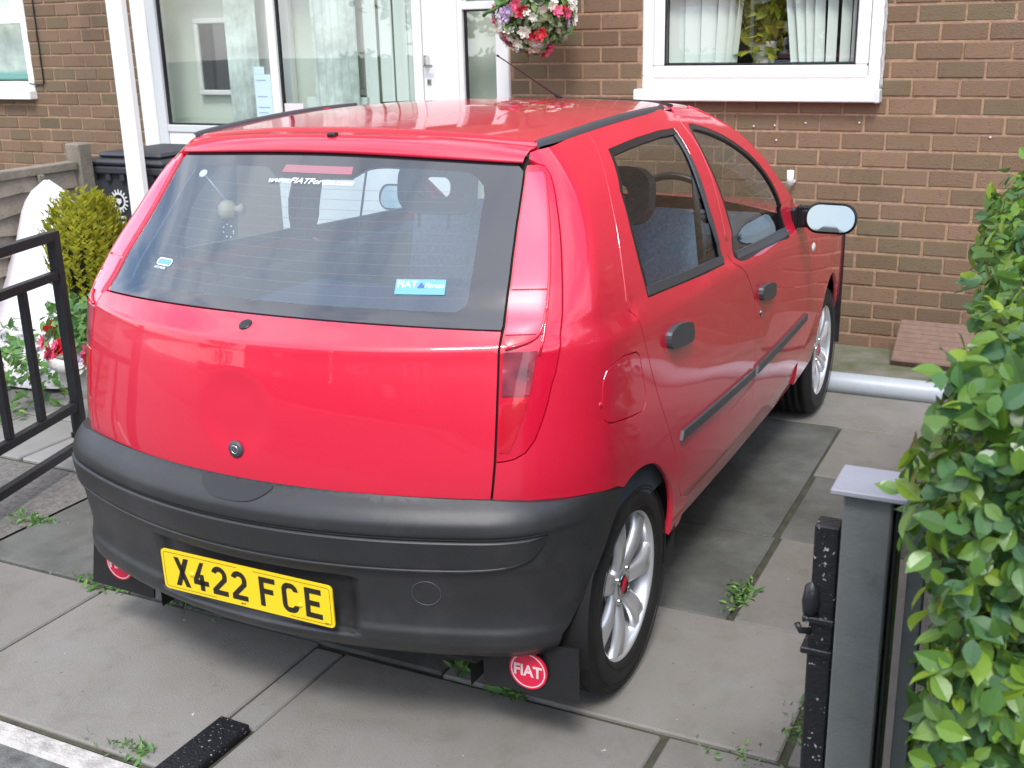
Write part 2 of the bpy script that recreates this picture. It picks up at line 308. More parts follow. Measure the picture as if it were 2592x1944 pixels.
# ================================================================ house
TW=-.019; HX,HY=0.,3.631
house=thing('brick_house','brown brick house front with white framed windows and a glazed white entrance','house',(HX,HY,0),TW)
def hp(u,z,o=0): 
    c,s=math.cos(TW),math.sin(TW); return Vector((HX+u*c+o*s,HY+u*s-o*c,z))
BH,BW,Z0=.08945,.225,1.7736
OPEN=[(-.53,.76,1.37,2.40),(-4.30,-1.36,-.2,2.32),(-6.7,-5.38,1.34,2.40)]
# mortar backing with the openings cut out
bk=MB(); YB=.005
us=sorted({-9,6.0}|{o[0] for o in OPEN}|{o[1] for o in OPEN}); zs=sorted({-.2,2.76}|{o[2] for o in OPEN}|{o[3] for o in OPEN})
for a,b in zip(us,us[1:]):
    for c,d in zip(zs,zs[1:]):
        mu,mz=(a+b)/2,(c+d)/2
        if not any(o[0]<mu<o[1] and o[2]<mz<o[3] for o in OPEN): bk.box((a,YB,c),(b,.10,d))
bk.build('mortar_wall',M['mortar'],house)
fullme=MB().bbox((-.1075,0,-.0395),(.1075,.02,.0395),.003).mesh('brick')
fullme.materials.append(M['brick'])
rows=[]
def rows_for(z0,z1): 
    r=int(math.floor((Z0-z1)/BH))-1
    while Z0-BH*(r+1)>z0-BH: 
        yield r; r+=1
cand=[]
for u0,u1,ph in ((-9,-4.30,.008),(-1.36,-.05,.007),(-.05,6.0,.128),(-4.30,-1.36,.128)):
    for r in rows_for(-.02,2.75):
        zc=Z0-BH*(r+.5)
        if zc>2.74: continue
        par=(r-1)%2
        n0=int((u0-ph)/BW)-2
        for n in range(n0,n0+int((u1-u0)/BW)+5):
            a=ph+(n-.5*par)*BW; b=a+BW
            a2=max(a,u0);b2=min(b,u1)
            if b2-a2<.03: continue
            segs=[(a2,b2)]
            for o in OPEN:
                if zc+BH*.5>o[2]+.01 and zc-BH*.5<o[3]-.01:
                    ns=[]
                    for s,e in segs:
                        if e<=o[0] or s>=o[1]: ns.append((s,e)); continue
                        if s<o[0]: ns.append((s,o[0]))
                        if e>o[1]: ns.append((o[1],e))
                    segs=ns
            for s,e in segs:
                if e-s<.03: continue
                top=zc+.0385; bot=zc-.0385
                for o in OPEN:
                    if o[0]-.01<=s and e<=o[1]+.01:
                        if bot<o[2]<top and zc<o[2]: top=o[2]-.002
                        if bot<o[3]<top and zc>o[3]: bot=o[3]+.002
                if top-bot<.015: continue
                cand.append((s,e,bot,top))
def visible(c):
    u=(c[0]+c[1])/2; z=(c[2]+c[3])/2; P=hp(u,z)-CAM; d=P.dot(cf); x=1296+2857*P.dot(cr_)/d; y=972-2857*P.dot(cu)/d
    if x<-20 or x>2612 or y<-20: return 0
    if -4.3<u<-1.36: return 0
    if u<-4 and (y>470 or x>400): return 0
    if -1.4<u and x<2050 and y>245+max(0,(x-1700))*.75: return 0
    if x>2250 and y>1050-(x-2250)*1.6: return 0
    if y>900: return 0
    return (c[1]-c[0])*(c[3]-c[2])/d**2
vis=sorted([(visible(c),i) for i,c in enumerate(cand)],reverse=True)
single={i for v,i in vis[:300] if v>0}
rest=MB()
for i,(a,b,z0,z1) in enumerate(cand):
    cu_,cz=(a+b)/2,(z0+z1)/2; lw=b-a-.0125
    jx,jy,jr=random.uniform(-.002,.002),random.uniform(-.003,.003),random.uniform(-.008,.008)
    if i in single:
        o=bpy.data.objects.new('brick',fullme); COL.objects.link(o); o.parent=house
        o.location=(cu_+jx,jy,cz); o.scale=(lw/.215,1,(z1-z0)/.079); o.rotation_euler=(0,jr*.4,jr)
    else:
        rest.box((cu_-lw/2,jy,z0),(cu_+lw/2,.02,z1))
o=rest.build('brick_courses',M['brick'],house); o['kind']='stuff'
up=MB(); up.box((-9,-.004,2.76),(6.0,.1,5.1)); up.build('upper_wall',M['brick'],house)
rf=MB(); rf.add([(-9.3,-.45,5.1),(6.3,-.45,5.1),(6.3,4.5,7.6),(-9.3,4.5,7.6),(-9.3,-.45,4.95),(6.3,-.45,4.95),(6.3,.1,4.95),(-9.3,.1,4.95)],[(0,1,2,3),(4,5,1,0),(7,6,5,4)])
rf.build('roof',mat('roof_tiles',(.10,.06,.05),.8),house)
def wbox(m_,a,b,c=.004): return m_.bbox(a,b,c)
# ---- right window
def fr(mb,u0,u1,z0,z1,w_,y0,y1,c=.005):
    """rectangular frame, members butted"""
    mb.bbox((u0,y0,z0),(u1,y1,z0+w_),c); mb.bbox((u0,y0,z1-w_),(u1,y1,z1),c)
    mb.bbox((u0,y0,z0+w_),(u0+w_,y1,z1-w_),c); mb.bbox((u1-w_,y0,z0+w_),(u1,y1,z1-w_),c)
win=MB(); fr(win,-.53,.76,1.368,2.40,.065,.000,.07); wn=win.build('window',M['white'],house)
sh=MB(); fr(sh,-.462,.692,1.425,1.95,.062,-.014,.05,.008); sh.build('sash',M['white'],wn)
gk=MB(); fr(gk,-.402,.632,1.485,1.89,.012,-.004,.03,.001); gk.build('gasket',M['seal'],wn)
pn=MB(); pn.add([(-.40,.016,1.487),(.63,.016,1.487),(.63,.016,1.888),(-.40,.016,1.888)],[(0,1,2,3)]); pn.build('pane',M['wglass'],wn)
tr=MB(); tr.bbox((-.465,.002,1.952),(.695,.05,2.0),.004); tr.build('transom',M['white'],wn)
pn=MB(); pn.add([(-.465,.016,2.0),(.695,.016,2.0),(.695,.016,2.336),(-.465,.016,2.336)],[(0,1,2,3)]); pn.build('pane',M['wglass'],wn)
sl_=MB(); sl_.bbox((-.555,-.075,1.303),(.768,.02,1.366),.006); sl_.build('sill',M['white'],wn)
ec=MB(); ec.bbox((.745,-.078,1.300),(.772,.02,1.369),.005); ec.build('sill_end_cap',M['greywhite'],wn)
sm_=MB(); pts=[(.764,-.003,1.37+i*.03) for i in range(30)]; sm_.tube([(p[0]+random.uniform(-.003,.003),p[1],p[2]) for p in pts],[.008+random.uniform(-.002,.003) for _ in pts],6); sm_.build('mastic_bead',M['sealant'],wn)
rm=MB(); rm.box((-.9,1.0,1.0),(1.1,1.05,2.6)); rm.box((-.9,.1,1.0),(-.85,1.0,2.6)); rm.box((1.05,.1,1.0),(1.1,1.0,2.6)); rm.box((-.9,.1,1.0),(1.1,1.0,1.05)); rm.build('room_recess',M['roomdark'],wn)
ib=MB(); ib.bbox((-.5,.14,1.44),(.73,.32,1.475),.004); ib.build('window_board',M['white'],wn)
random.seed(11)
for (ub,ut,wb,yaw) in [(-.36,-.36,.085,.2),(-.27,-.27,.085,.25),(-.18,-.175,.085,.2),(-.10,-.075,.075,.5),(-.06,-.01,.05,.9),(-.03,.045,.04,1.1),(.30,.195,.06,.9),(.345,.245,.05,.5),(.385,.32,.05,.6),(.425,.40,.055,.55),(.485,.48,.055,.55),(.555,.552,.055,.6),(.61,.61,.05,.6)]:
    b=MB(); dx=math.cos(yaw)*wb/2; dy=math.sin(yaw)*wb/2
    b.add([(ub-dx,.085-dy,1.50),(ub+dx,.085+dy,1.50),(ut+dx,.085+dy,2.38),(ut-dx,.085-dy,2.38)],[(0,1,2,3)]); b.build('blind_slat',M['blind'],wn)
q=MB(); q.lathe([(0,0),(.05,0),(.075,.12),(.08,.13),(0,.13)],18,Matrix.Translation((.10,.20,1.476))); q.build('plant_pot',M['white'],wn)
PLANT=wn
# ---- left window
win=MB(); fr(win,-6.7,-5.38,1.345,2.40,.06,.0,.07); wn2=win.build('window',M['white'],house)
for a_ in ((-6.6,1.415,-5.425,1.82),(-6.6,1.93,-5.50,2.34)):
    pn=MB(); pn.add([(a_[0],.02,a_[1]),(a_[2],.02,a_[1]),(a_[2],.02,a_[3]),(a_[0],.02,a_[3])],[(0,1,2,3)]); pn.build('pane',M['wglass'],wn2)
tr=MB(); tr.bbox((-6.64,-.006,1.82),(-5.436,.05,1.93),.006); tr.build('transom',M['white'],wn2)
tr=MB(); tr.bbox((-5.52,-.006,1.93),(-5.44,.05,2.34),.006); tr.build('sash_stile',M['white'],wn2)
sl_=MB(); sl_.bbox((-6.75,-.07,1.278),(-5.368,.02,1.343),.006); sl_.build('sill',M['white'],wn2)
rm=MB(); rm.box((-6.7,.16,1.2),(-5.2,.18,2.5)); rm.build('net_curtain',mat('net_curtain_grey',(.6,.66,.62),.9,noise=.3,nscale=7),wn2)
rm=MB(); rm.bbox((-6.5,.07,1.415),(-5.52,.13,1.47),.01); rm.build('teal_ornament',mat('teal_cloth',(.18,.42,.38),.8),wn2)
# ---- entrance screen (all in one plane with the wall)
en=MB()
for a,b,z0,z1,y0,y1 in [(-4.30,-4.165,-.0,2.32,-.03,.06),(-3.085-.045,-3.085+.018,.0,2.32,-.02,.05),(-2.02,-1.955,.0,2.32,-.02,.05),(-1.70,-1.665,.0,2.32,-.02,.05),(-1.445,-1.36,.0,2.32,-.02,.05)]:
    en.bbox((a,y0,z0),(b,y1,z1),.006)
en.bbox((-1.665,-.02,1.815),(-1.445,.05,1.86),.004)
es=en.build('entrance_screen',M['white'],house)
g=MB(); g.bbox((-4.165,-.018,.0),(-4.085,.05,2.32),.004)
for a,b,z0,z1 in [(-4.085,-3.13,1.063,1.112),(-4.085,-3.13,.90,.945),(-3.067,-2.02,1.02,1.07),(-4.085,-2.02,2.25,2.32)]: g.bbox((a,-.015,z0),(b,.05,z1),.004)
g.build('glazing_rail',M['greywhite'],es)
g=MB(); g.bbox((-4.085,-.004,.945),(-3.13,.04,1.063),.004); g.bbox((-3.067,-.004,.4),(-2.02,.04,1.02),.004); g.build('infill_panel',M['white'],es)
g=MB(); g.box((-4.085,.0,0),(-3.13,.08,.90)); g.box((-3.067,.0,0),(-2.02,.08,.4)); g.build('dwarf_wall',M['brick'],es)
for a,b,z0,z1 in [(-4.085,-3.13,1.112,2.25),(-3.067,-2.02,1.07,2.25)]:
    g=MB(); g.add([(a,.016,z0),(b,.016,z0),(b,.016,z1),(a,.016,z1)],[(0,1,2,3)]); g.build('pane',M['wglass'],es)
    g=MB(); fr(g,a,b,z0,z1,.013,.004,.03,.001); g.build('gasket',M['seal'],es)
g=MB(); g.add([(-1.665,.016,.9),(-1.445,.016,.9),(-1.445,.016,1.815),(-1.665,.016,1.815)],[(0,1,2,3)]); g.build('pane',M['wglass'],es)
g=MB(); fr(g,-1.665,-1.445,.9,1.815,.010,.004,.03,.001); g.build('gasket',M['seal'],es)
dr=MB(); dr.bbox((-1.95,-.012,.05),(-1.705,.03,2.25),.004); door=dr.build('door',M['white'],house)
h=MB(); h.bbox((-1.925,-.055,1.50),(-1.90,-.012,1.56),.006); h.bbox((-1.925,-.06,1.49),(-1.86,-.045,1.505),.004); h.build('handle',M['chrome'],door)
h=MB(); h.bbox((-1.925,-.02,1.385),(-1.895,-.012,1.42),.003); h.build('keyhole_cover',M['chrome'],door)
# interior of the entrance, seen faintly through the glass
rm=MB(); rm.box((-4.3,.30,0),(-1.3,.34,2.5)); rm.box((-4.34,.12,0),(-4.3,.3,2.5)); rm.box((-1.3,.12,0),(-1.26,.3,2.5)); rm.box((-4.3,.12,0),(-1.3,.3,.02)); rm.build('hall',M['room'],es)
ifr=MB(); fr(ifr,-4.0,-3.6,1.30,1.82,.035,.25,.295); fr(ifr,-2.9,-2.55,1.30,2.1,.04,.25,.295); ifr.bbox((-3.45,.24,.1),(-3.15,.295,2.1),.01); ifr.build('inner_frame',M['white'],es)
for a_,b_ in ((-3.58,-3.30),(-2.86,-2.50)):
    cu3=MB(); V=[];F=[]
    for i in range(41):
        x=a_+(b_-a_)*i/40; y=.10+.012*math.sin(i*.9); V+=[(x,y,.92),(x,y,2.3)]
    for i in range(40): F.append((2*i,2*i+1,2*i+3,2*i+2))
    cu3.add(V,F,True); cu3.build('net_curtain',bpy.data.materials['net_curtain_grey'],es)  # curtain panels added close behind the glass to brighten the panes
dk=MB(); dk.box((-3.965,.27,1.335),(-3.635,.285,1.785)); dk.build('inner_glass',M['frit'],es)
for u in (-2.42,-2.30,-2.19,-2.09):
    b=MB(); b.bbox((u-.048,.12,.9),(u+.048,.124,2.25),.001); b.build('blind_slat',M['blind'],es)
b=MB(); b.bbox((-2.95,.12,1.1),(-2.45,.126,1.30),.001); b.build('letter_rack',M['blind'],es)
def paper(u0,u1,z0,z1,m): 
    p=MB(); p.bbox((u0,.008,z0),(u1,.010,z1),.0005); o=p.build('notice_paper',m,es); return o
pp=mat('pale_blue_paper',(.62,.78,.80),.6); pw=mat('pinkish_white_paper',(.82,.72,.72),.6)
paper(-3.29,-3.15,1.12,1.45,pp); paper(-3.285,-3.20,1.452,1.50,pp); paper(-3.062,-2.90,1.16,1.265,pw)
tl=MB()
for k in range(7):
    z=1.41-.035*k
    if k in(1,2,4): continue
    tl.box((-3.27,.0065,z),(-3.27+random.uniform(.06,.1),.0078,z+.006))
tl.build('print_lines',mat('grey_print',(.35,.42,.5),.8),es)
# canopy with post
can=thing('entrance_canopy','flat white canopy on a square white post over the glazed entrance','canopy',(HX,HY,0),TW)
c_=MB(); c_.bbox((-4.6,-1.44,2.40),(-1.2,-1.36,2.50),.006); c_.build('canopy_beam',M['white'],can)
for u in (-4.55,-3.9,-3.04,-2.2,-1.25):
    c_=MB(); c_.bbox((u-.02,-1.36,2.42),(u+.02,-.012,2.48),.004); c_.build('canopy_rafter',M['white'],can)
c_=MB(); V=[];F=[]
for i in range(121):
    u=-4.6+3.4*i/120; z=2.50+.012*math.sin(i*PI/2); V+=[(u,-1.46,z),(u,-.005,z+.12)]
for i in range(120): F.append((2*i,2*i+2,2*i+3,2*i+1))
c_.add(V,F,True); c_.build('canopy_sheet',M['poly'],can)  # unseen roof sheet, made clear so daylight reaches the entrance frames
PP=hp(0,0)
# post traced where it meets the ray of its foot, 1.3 m out from the wall
pt=MB(); lx=-3.04; ly=1.38
pt.bbox((lx-.057,-ly-.03,0.0),(lx+.057,-ly+.03,2.40),.012); pt.build('canopy_post',M['white'],can)
# small white blob on the wall, built as a short vent pipe
vp=MB(); vp.tube([(.350,-.10,.875),(.350,-.10,.955)],.018,16); vp.tube([(.350,-.10,.885),(.350,.01,.885)],.010,10); vp.build('vent_pipe',M['white'],house)
for u,z in ((.115,1.17),(.229,1.176),(.393,1.191),(.669,1.197),(.241,1.099),(1.304,1.136)):
    s_=MB(); s_.lathe([(0,0),(.006,.0),(.005,.004),(0,.006)],10,Matrix.Translation((u,-.002,z))@Matrix.Rotation(PI/2,4,'X')); s_.build('wall_plug',M['logo_w'],house)
cbl=MB(); cbl.tube([(-5.265,-.012,2.75),(-5.262,-.012,2.0),(-5.262,-.012,1.395),(-5.268,-.012,1.388),(-5.34,-.012,1.386),(-5.42,-.012,1.392)],.0055,6); cbl.build('cable',M['black'],house)
# ---- hanging basket
def leafshape(L,W,fold=.25,n=3):
    """folded leaf, base at the origin, along +x, up +z"""
    V=[(0,0,0)]; 
    for i in range(1,n):
        t=i/n; w_=W*.5*math.sin(PI*t**.8); V+=[(L*t,-w_,w_*fold-L*.05*t),(L*t,0,-L*.08*t*t),(L*t,w_,w_*fold-L*.05*t)]
    V.append((L,0,-L*.12)); F=[]
    F+=[(0,1,2),(0,2,3)]
    for i in range(n-2):
        a=1+3*i; F+=[(a,a+3,a+4,a+1),(a+1,a+4,a+5,a+2)]
    a=1+3*(n-2); e=len(V)-1; F+=[(a,e,a+1),(a+1,e,a+2)]
    return V,F
def rot_to(n,roll):
    """matrix whose z is n and x is random about it"""
    n=n.normalized(); q=n.to_track_quat('Z','Y').to_matrix().to_4x4(); return q@Matrix.Rotation(roll,4,'Z')
def foliage(centre_fn,count,L,W,seed,fold=.25,tilt=.7):
    """centre_fn(rng) -> (point, outward normal)"""
    rng=random.Random(seed); mb=MB()
    for _ in range(count):
        p,n=centre_fn(rng); s=rng.uniform(.6,1.25); V,F=leafshape(L*s,W*s,fold)
        nn=(n+Vector((rng.gauss(0,tilt),rng.gauss(0,tilt),rng.gauss(0,tilt)))).normalized()
        m_=Matrix.Translation(p)@rot_to(nn,rng.uniform(0,2*PI)); mb.add([m_@Vector(v) for v in V],F)
    return mb
def ballfn(c,rx,ry,rz,lo=.75,up=-1.):
    def f(rng):
        while True:
            d=Vector((rng.gauss(0,1),rng.gauss(0,1),rng.gauss(0,1))).normalized()
            if d.z>=up: break
        s=rng.uniform(lo,1.)
        return Vector((c[0]+d.x*rx*s,c[1]+d.y*ry*s,c[2]+d.z*rz*s)),Vector((d.x/rx,d.y/ry,d.z/rz)).normalized()
    return f
def flower_mesh(name,r,m,petals=6,cup=.35,layers=2):
    mb=MB()
    for l in range(layers):
        for k in range(petals):
            a=2*PI*k/petals+l*.5; rr=r*(1-.35*l); ca,sa=math.cos(a),math.sin(a)
            pts=[(0,0,0),(rr*.55,-rr*.33,rr*cup*.6),(rr,-rr*.16,rr*cup+l*rr*.2),(rr,rr*.16,rr*cup+l*rr*.2),(rr*.55,rr*.33,rr*cup*.6)]
            mb.add([(x*ca-y*sa,x*sa+y*ca,z+l*.004) for x,y,z in pts],[(0,1,2,3,4)])
    me=mb.mesh(name); me.materials.append(m); return me
BC=Vector((-1.045,3.33,1.79))
o=foliage(ballfn((.10,.15,1.78),.17,.06,.28,.2),420,.09,.045,71).build('plant_leaves',M['leaf_gold'],PLANT); o['kind']='stuff'
bk_=thing('hanging_basket','hanging basket of red, pink and cream flowers beside the entrance','hanging basket',tuple(BC))
b=MB(); b.lathe([(.02,-.15),(.10,-.13),(.15,-.08),(.175,0),(.165,0),(.14,-.07),(0,-.12)],20); b.build('basket',M['twig'],bk_)
ch=MB()
for a in (0.3,2.4,4.5): ch.tube([(.16*math.cos(a),.16*math.sin(a),0),(0,0,.48)],.003,5)
ch.tube([(0,0,.48),(0,.10,.56),(0,.26,.58)],.008,6); ch.build('chain',M['black'],bk_)
o=foliage(ballfn((0,0,-.01),.205,.205,.20,.8),900,.05,.03,5).build('foliage',M['leaf_var'],bk_); o['kind']='stuff'
o=foliage(ballfn((0,0,-.01),.205,.205,.20,.8),380,.055,.035,6).build('leaf_mass',M['leaf_small'],bk_); o['kind']='stuff'
FM={k:flower_mesh('flower',.026,M[k]) for k in('f_red','f_pink','f_white','f_lilac')}
rng=random.Random(4)
def put_flowers(parent,fn,n,kinds,seed,size=1.):
    rng=random.Random(seed)
    for i in range(n):
        p,nn=fn(rng); o=bpy.data.objects.new('flower',FM[kinds[i%len(kinds)]]); COL.objects.link(o); o.parent=parent
        s=rng.uniform(.75,1.35)*size; o.matrix_local=Matrix.Translation(p)@rot_to((nn+Vector((rng.gauss(0,.3),rng.gauss(0,.3),rng.gauss(0,.3)))),rng.uniform(0,6))@Matrix.Scale(s,4)
put_flowers(bk_,ballfn((0,0,0),.215,.215,.215,.95),165,['f_white','f_red','f_white','f_pink','f_white','f_red','f_white','f_pink','f_lilac'],9,1.25)
st=MB(); st.tube([(-.13,-.12,.03),(-.22,-.13,-.0),(-.245,-.13,-.018)],.010,6); st.build('stem',M['leaf_small'],bk_)
# ---- neighbour fence, bin, sheet, urn
fn_=thing('wooden_fence','weathered waney lap wooden fence with a flat top rail left of the path','fence',(-3.50,0,0))
def fline(z): return z
fb=MB(); fb.bbox((-.03,-.6,.985),(.05,2.25,1.035),.006); fb.build('rail',M['wood'],fn_)
for y in (2.27,.45): 
    p_=MB(); p_.bbox((-.05,y-.01,0),(.06,y+.09,1.13 if y>1 else 1.05),.008); p_.build('fence_post',M['wood'],fn_)
for k in range(9):
    z=.06+.105*k; s_=MB()
    n=14; V=[];F=[]
    for i in range(n+1):
        yv=-.55+2.78*i/n; wv=random.uniform(-.012,.012); V+=[(.020,yv,z+wv),(.052,yv,z+wv),(.026,yv,z+.125),(.004,yv,z+.125)]
    for i in range(n):
        a=4*i
        for q in range(4): F.append((a+q,a+(q+1)%4,a+4+(q+1)%4,a+4+q))
    F+=[(3,2,1,0),(4*n,4*n+1,4*n+2,4*n+3)]
    s_.add(V,F); s_.build('fence_board',M['wood'],fn_)
for y in (.62,1.30,1.95):
    s_=MB(); s_.bbox((.052,y,.05),(.074,y+.035,.99),.003); s_.build('batten',M['wood'],fn_)
bn=thing('wheelie_bin','dark grey wheeled refuse bin behind the white post','bin',(-3.27,2.75,0))
bn.scale=(1.1,1.1,1.1)
b=MB(); 
def taper(mb,x0,x1,y0,y1,z0,z1,k,n=1):
    cx,cy=(x0+x1)/2,(y0+y1)/2; V=[]
    for z,s in((z0,k),(z1,1)):
        for x,y in((x0,y0),(x1,y0),(x1,y1),(x0,y1)): V.append((cx+(x-cx)*s,cy+(y-cy)*s,z))
    mb.add(V,[(0,3,2,1),(4,5,6,7),(0,1,5,4),(1,2,6,5),(2,3,7,6),(3,0,4,7)])
taper(b,-.26,.26,-.30,.30,.06,.86,.84); b.build('bin_body',M['bin'],bn)
b=MB(); b.bbox((-.285,-.325,.86),(.285,.325,.90),.008)
for i in range(5): b.bbox((-.22+i*.1,-.318,.825),(-.19+i*.1,-.30,.86),.002)
b.build('bin_rim',M['bin'],bn)
b=MB(); b.bbox((-.29,-.33,.905),(.29,.30,.935),.012); b.bbox((-.22,-.26,.935),(.22,.24,.965),.014); b.build('bin_lid',M['bin'],bn)
b=MB(); b.tube([(-.25,.33,.93),(.25,.33,.93)],.016,8); b.build('bin_handle',M['bin'],bn)
# white sunburst print on the bin front
e=MB(); c0=Vector((-.06,-.300,.715)); R1,R2=.033,.052
def ring(mb,r0,r1,n=28,y=-.002):
    V=[];F=[]
    for k in range(n):
        a=2*PI*k/n; V+=[(r0*math.cos(a),y,r0*math.sin(a)),(r1*math.cos(a),y,r1*math.sin(a))]
    for k in range(n): j=(k+1)%n; F.append((2*k,2*k+1,2*j+1,2*j))
    mb.add(V,F)
ring(e,.034,.046)
for k in range(16):
    a=2*PI*k/16; d=Vector((math.cos(a),0,math.sin(a))); t_=Vector((-math.sin(a),0,math.cos(a)))
    e.add([d*.045+t_*.0055,d*.045-t_*.0055,d*.063-t_*.004,d*.063+t_*.004],[(0,1,2,3)])
e.add([(-.016,-.002,.013),(.016,-.002,.013),(.019,-.002,-.004),(0,-.002,-.022),(-.019,-.002,-.004)],[(0,1,2,3,4)])
for k in range(2):
    e.box((-.035+.006*k,-.003,-.092-.03*k),(.035-.006*k,-.001,-.080-.03*k))
e.build('council_emblem',mat('white_print',(.75,.75,.75),.5),bn,Matrix.Translation(c0))
# white plastic sheet thrown over something at the foot of the fence
sh_=MB(); n1,n2=22,22; V=[];F=[]; rng=random.Random(8)
rid=[(-3.05,2.02,.93),(-2.98,1.9,.90)]
prof=[(0,.95),(.10,.86),(.25,.66),(.42,.46),(.60,.30),(.80,.10),(.95,.01)]
for i in range(n1+1):
    a=2*PI*i/n1
    for j in range(n2+1):
        t=j/n2; h=.97*(1-t)**1.25*(1-.02*(1-t)**8)+.02; rx=.62*t+.075*min(1,t*9)**.5+.02*math.sin(5*a); wob=.035*math.sin(7*a+3*t)*t+.02*math.sin(13*a+8*t)*t
        V.append(((rx+wob)*math.cos(a)*(.75 if math.cos(a)>0 else .95),(rx+wob)*math.sin(a)*(.5 if math.sin(a)>0 else 1.1),h*(1+.03*t*math.sin(9*a))+wob*.2))
        V[-1]=(V[-1][0]-.22*h,V[-1][1],V[-1][2])
for i in range(n1):
    for j in range(n2): F.append((i*(n2+1)+j,(i+1)*(n2+1)+j,(i+1)*(n2+1)+j+1,i*(n2+1)+j+1))
sh_.add(V,F,True); o=sh_.build('white_sheet',M['sheet']); o.location=(-3.14,1.97,0); o.rotation_euler=(0,0,.2)
tag(o,'crumpled white plastic sheet draped to a point in front of the wooden fence','plastic sheet')
# urn planter
UR=Vector((-2.10,1.05,0))
ur=thing('urn_planter','white stone urn planter of pink flowers beside the car','planter',tuple(UR))
u_=MB(); u_.lathe([(0,.0),(.17,.0),(.175,.03),(.15,.05),(.08,.08),(.07,.11),(.10,.14),(.19,.19),(.235,.26),(.245,.32),(.275,.33),(.28,.375),(.265,.385),(.24,.36),(0,.34)],40); u_.build('urn',M['stone'],ur)
s_=MB(); s_.lathe([(0,.352),(.24,.352)],20); s_.build('soil',M['soil'],ur)
o=foliage(ballfn((0,0,.40),.27,.27,.27,.3,-.1),900,.055,.03,15).build('foliage',M['leaf_small'],ur); o['kind']='stuff'
o=foliage(ballfn((-.30,.30,.40),.32,.30,.28,.3,-.1),900,.07,.03,16).build('leaf_mass',M['leaf_small'],ur); o['kind']='stuff'
put_flowers(ur,lambda r:((lambda a,rr:(Vector((rr*math.cos(a),rr*math.sin(a),.36+r.uniform(-.02,.10))),Vector((math.cos(a),math.sin(a),.6))))(r.uniform(2.6,5.9),r.uniform(.22,.31))),34,['f_red','f_pink','f_lilac','f_pink','f_white'],21,1.5)
cn=thing('golden_conifer','small golden green conifer growing out of the urn planter','conifer',(UR.x-.085,UR.y+.02,.36))
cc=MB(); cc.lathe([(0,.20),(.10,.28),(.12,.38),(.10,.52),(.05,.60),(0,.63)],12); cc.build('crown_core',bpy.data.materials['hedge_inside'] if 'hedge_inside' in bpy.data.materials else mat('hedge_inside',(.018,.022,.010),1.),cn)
t_=MB(); t_.tube([(0,0,0),(0,0,.25),(.01,0,.5)],[.018,.014,.006],7); t_.build('trunk',M['twig'],cn)
rng=random.Random(31); cm=MB()
for k in range(620):
    h=rng.random()**.8; zz=.27+.40*h; rad=.165*math.sqrt(max(0,1-((h-.40)/.62)**2))+.012; a=rng.uniform(0,2*PI); r_=rad*rng.uniform(.7,1.06)
    base=Vector((r_*math.cos(a),r_*math.sin(a),zz)); L_=rng.uniform(.055,.10); d=Vector((math.cos(a)*.35,math.sin(a)*.35,1.)).normalized()*L_
    side_=Vector((-math.sin(a),math.cos(a),0))
    for q in range(9):
        t=q/8; c=base-d*.5+d*t; s=rng.choice((-1,1)); w_=side_*s*rng.uniform(.012,.024)+Vector((math.cos(a),math.sin(a),.4))*rng.uniform(.0,.014)
        cm.add([c,c+w_*.6+Vector((0,0,.006)),c+w_+Vector((0,0,.016)),c+Vector((0,0,.012))],[(0,1,2,3)])
o=cm.build('crown',M['leaf_gold'],cn); o['kind']='stuff'
# ---- low bed plants at the foot of the fence
bd=foliage(lambda r:(Vector((r.uniform(-3.25,-2.6),r.uniform(.5,1.6),r.uniform(.02,.35))),Vector((0,-.3,1))),900,.06,.028,55).build('bedding_plants',M['leaf_small']); bd['kind']='stuff'
tag(bd,'low leafy green bedding plants along the foot of the wooden fence','plants')
bf=foliage(lambda r:(Vector((r.uniform(-3.3,-2.8),r.uniform(.3,.9),r.uniform(.0,.12))),Vector((0,0,1))),160,.05,.03,56).build('red_bedding',M['f_red']); bf['kind']='stuff'; tag(bf,'small red flowering plants on the ground by the fence','plants')
# ---- left gate leaf, standing open
g0=Vector((-1.932,.663,0)); g1=Vector((-1.545,-.76,0)); gl=(g1-g0).length; ga=math.atan2((g1-g0).y,(g1-g0).x)
gt=thing('iron_gate','black tubular steel driveway gate leaf standing open on the left','gate',tuple(g0),ga)
def gbar(name,a,b,r=.0125,sq=True):
    m_=MB(); a=Vector(a);b=Vector(b); d=(b-a)
    if abs(d.z)>.9*d.length: m_.bbox((a.x-r,-r,min(a.z,b.z)),(a.x+r,r,max(a.z,b.z)),.002)
    else: m_.bbox((min(a.x,b.x),-r,a.z-r),(max(a.x,b.x),r,a.z+r),.002)
    return m_.build(name,M['gatepaint'],gt)
gbar('stile',(0,0,.055),(0,0,.975),.020); gbar('stile',(gl,0,.055),(gl,0,.975),.020)
for z,r in((.957,.019),(.80,.017),(.245,.017),(.078,.017)): gbar('rail',(.021,0,z),(gl-.021,0,z),r)
k=.250
while k<gl-.08: gbar('bar',(k,0,.264),(k,0,.782),.0145); k+=.21
bolt=MB(); bolt.tube([(0,-.03,.02),(0,-.03,.26)],.008,8); bolt.bbox((-.012,-.042,.10),(.012,-.021,.125),.002); bolt.build('drop_bolt',M['gatepaint'],gt)
gp_=thing('gate_post','black steel gate post carrying the open left gate leaf','gate post',(-1.50,-.80,0)); b=MB(); b.bbox((-.03,-.03,0),(.03,.03,1.05),.004); b.build('post_body',M['gatepaint'],gp_); b=MB(); b.bbox((-.036,-.036,1.05),(.036,.036,1.065),.003); b.build('post_cap',M['gatepaint'],gp_)
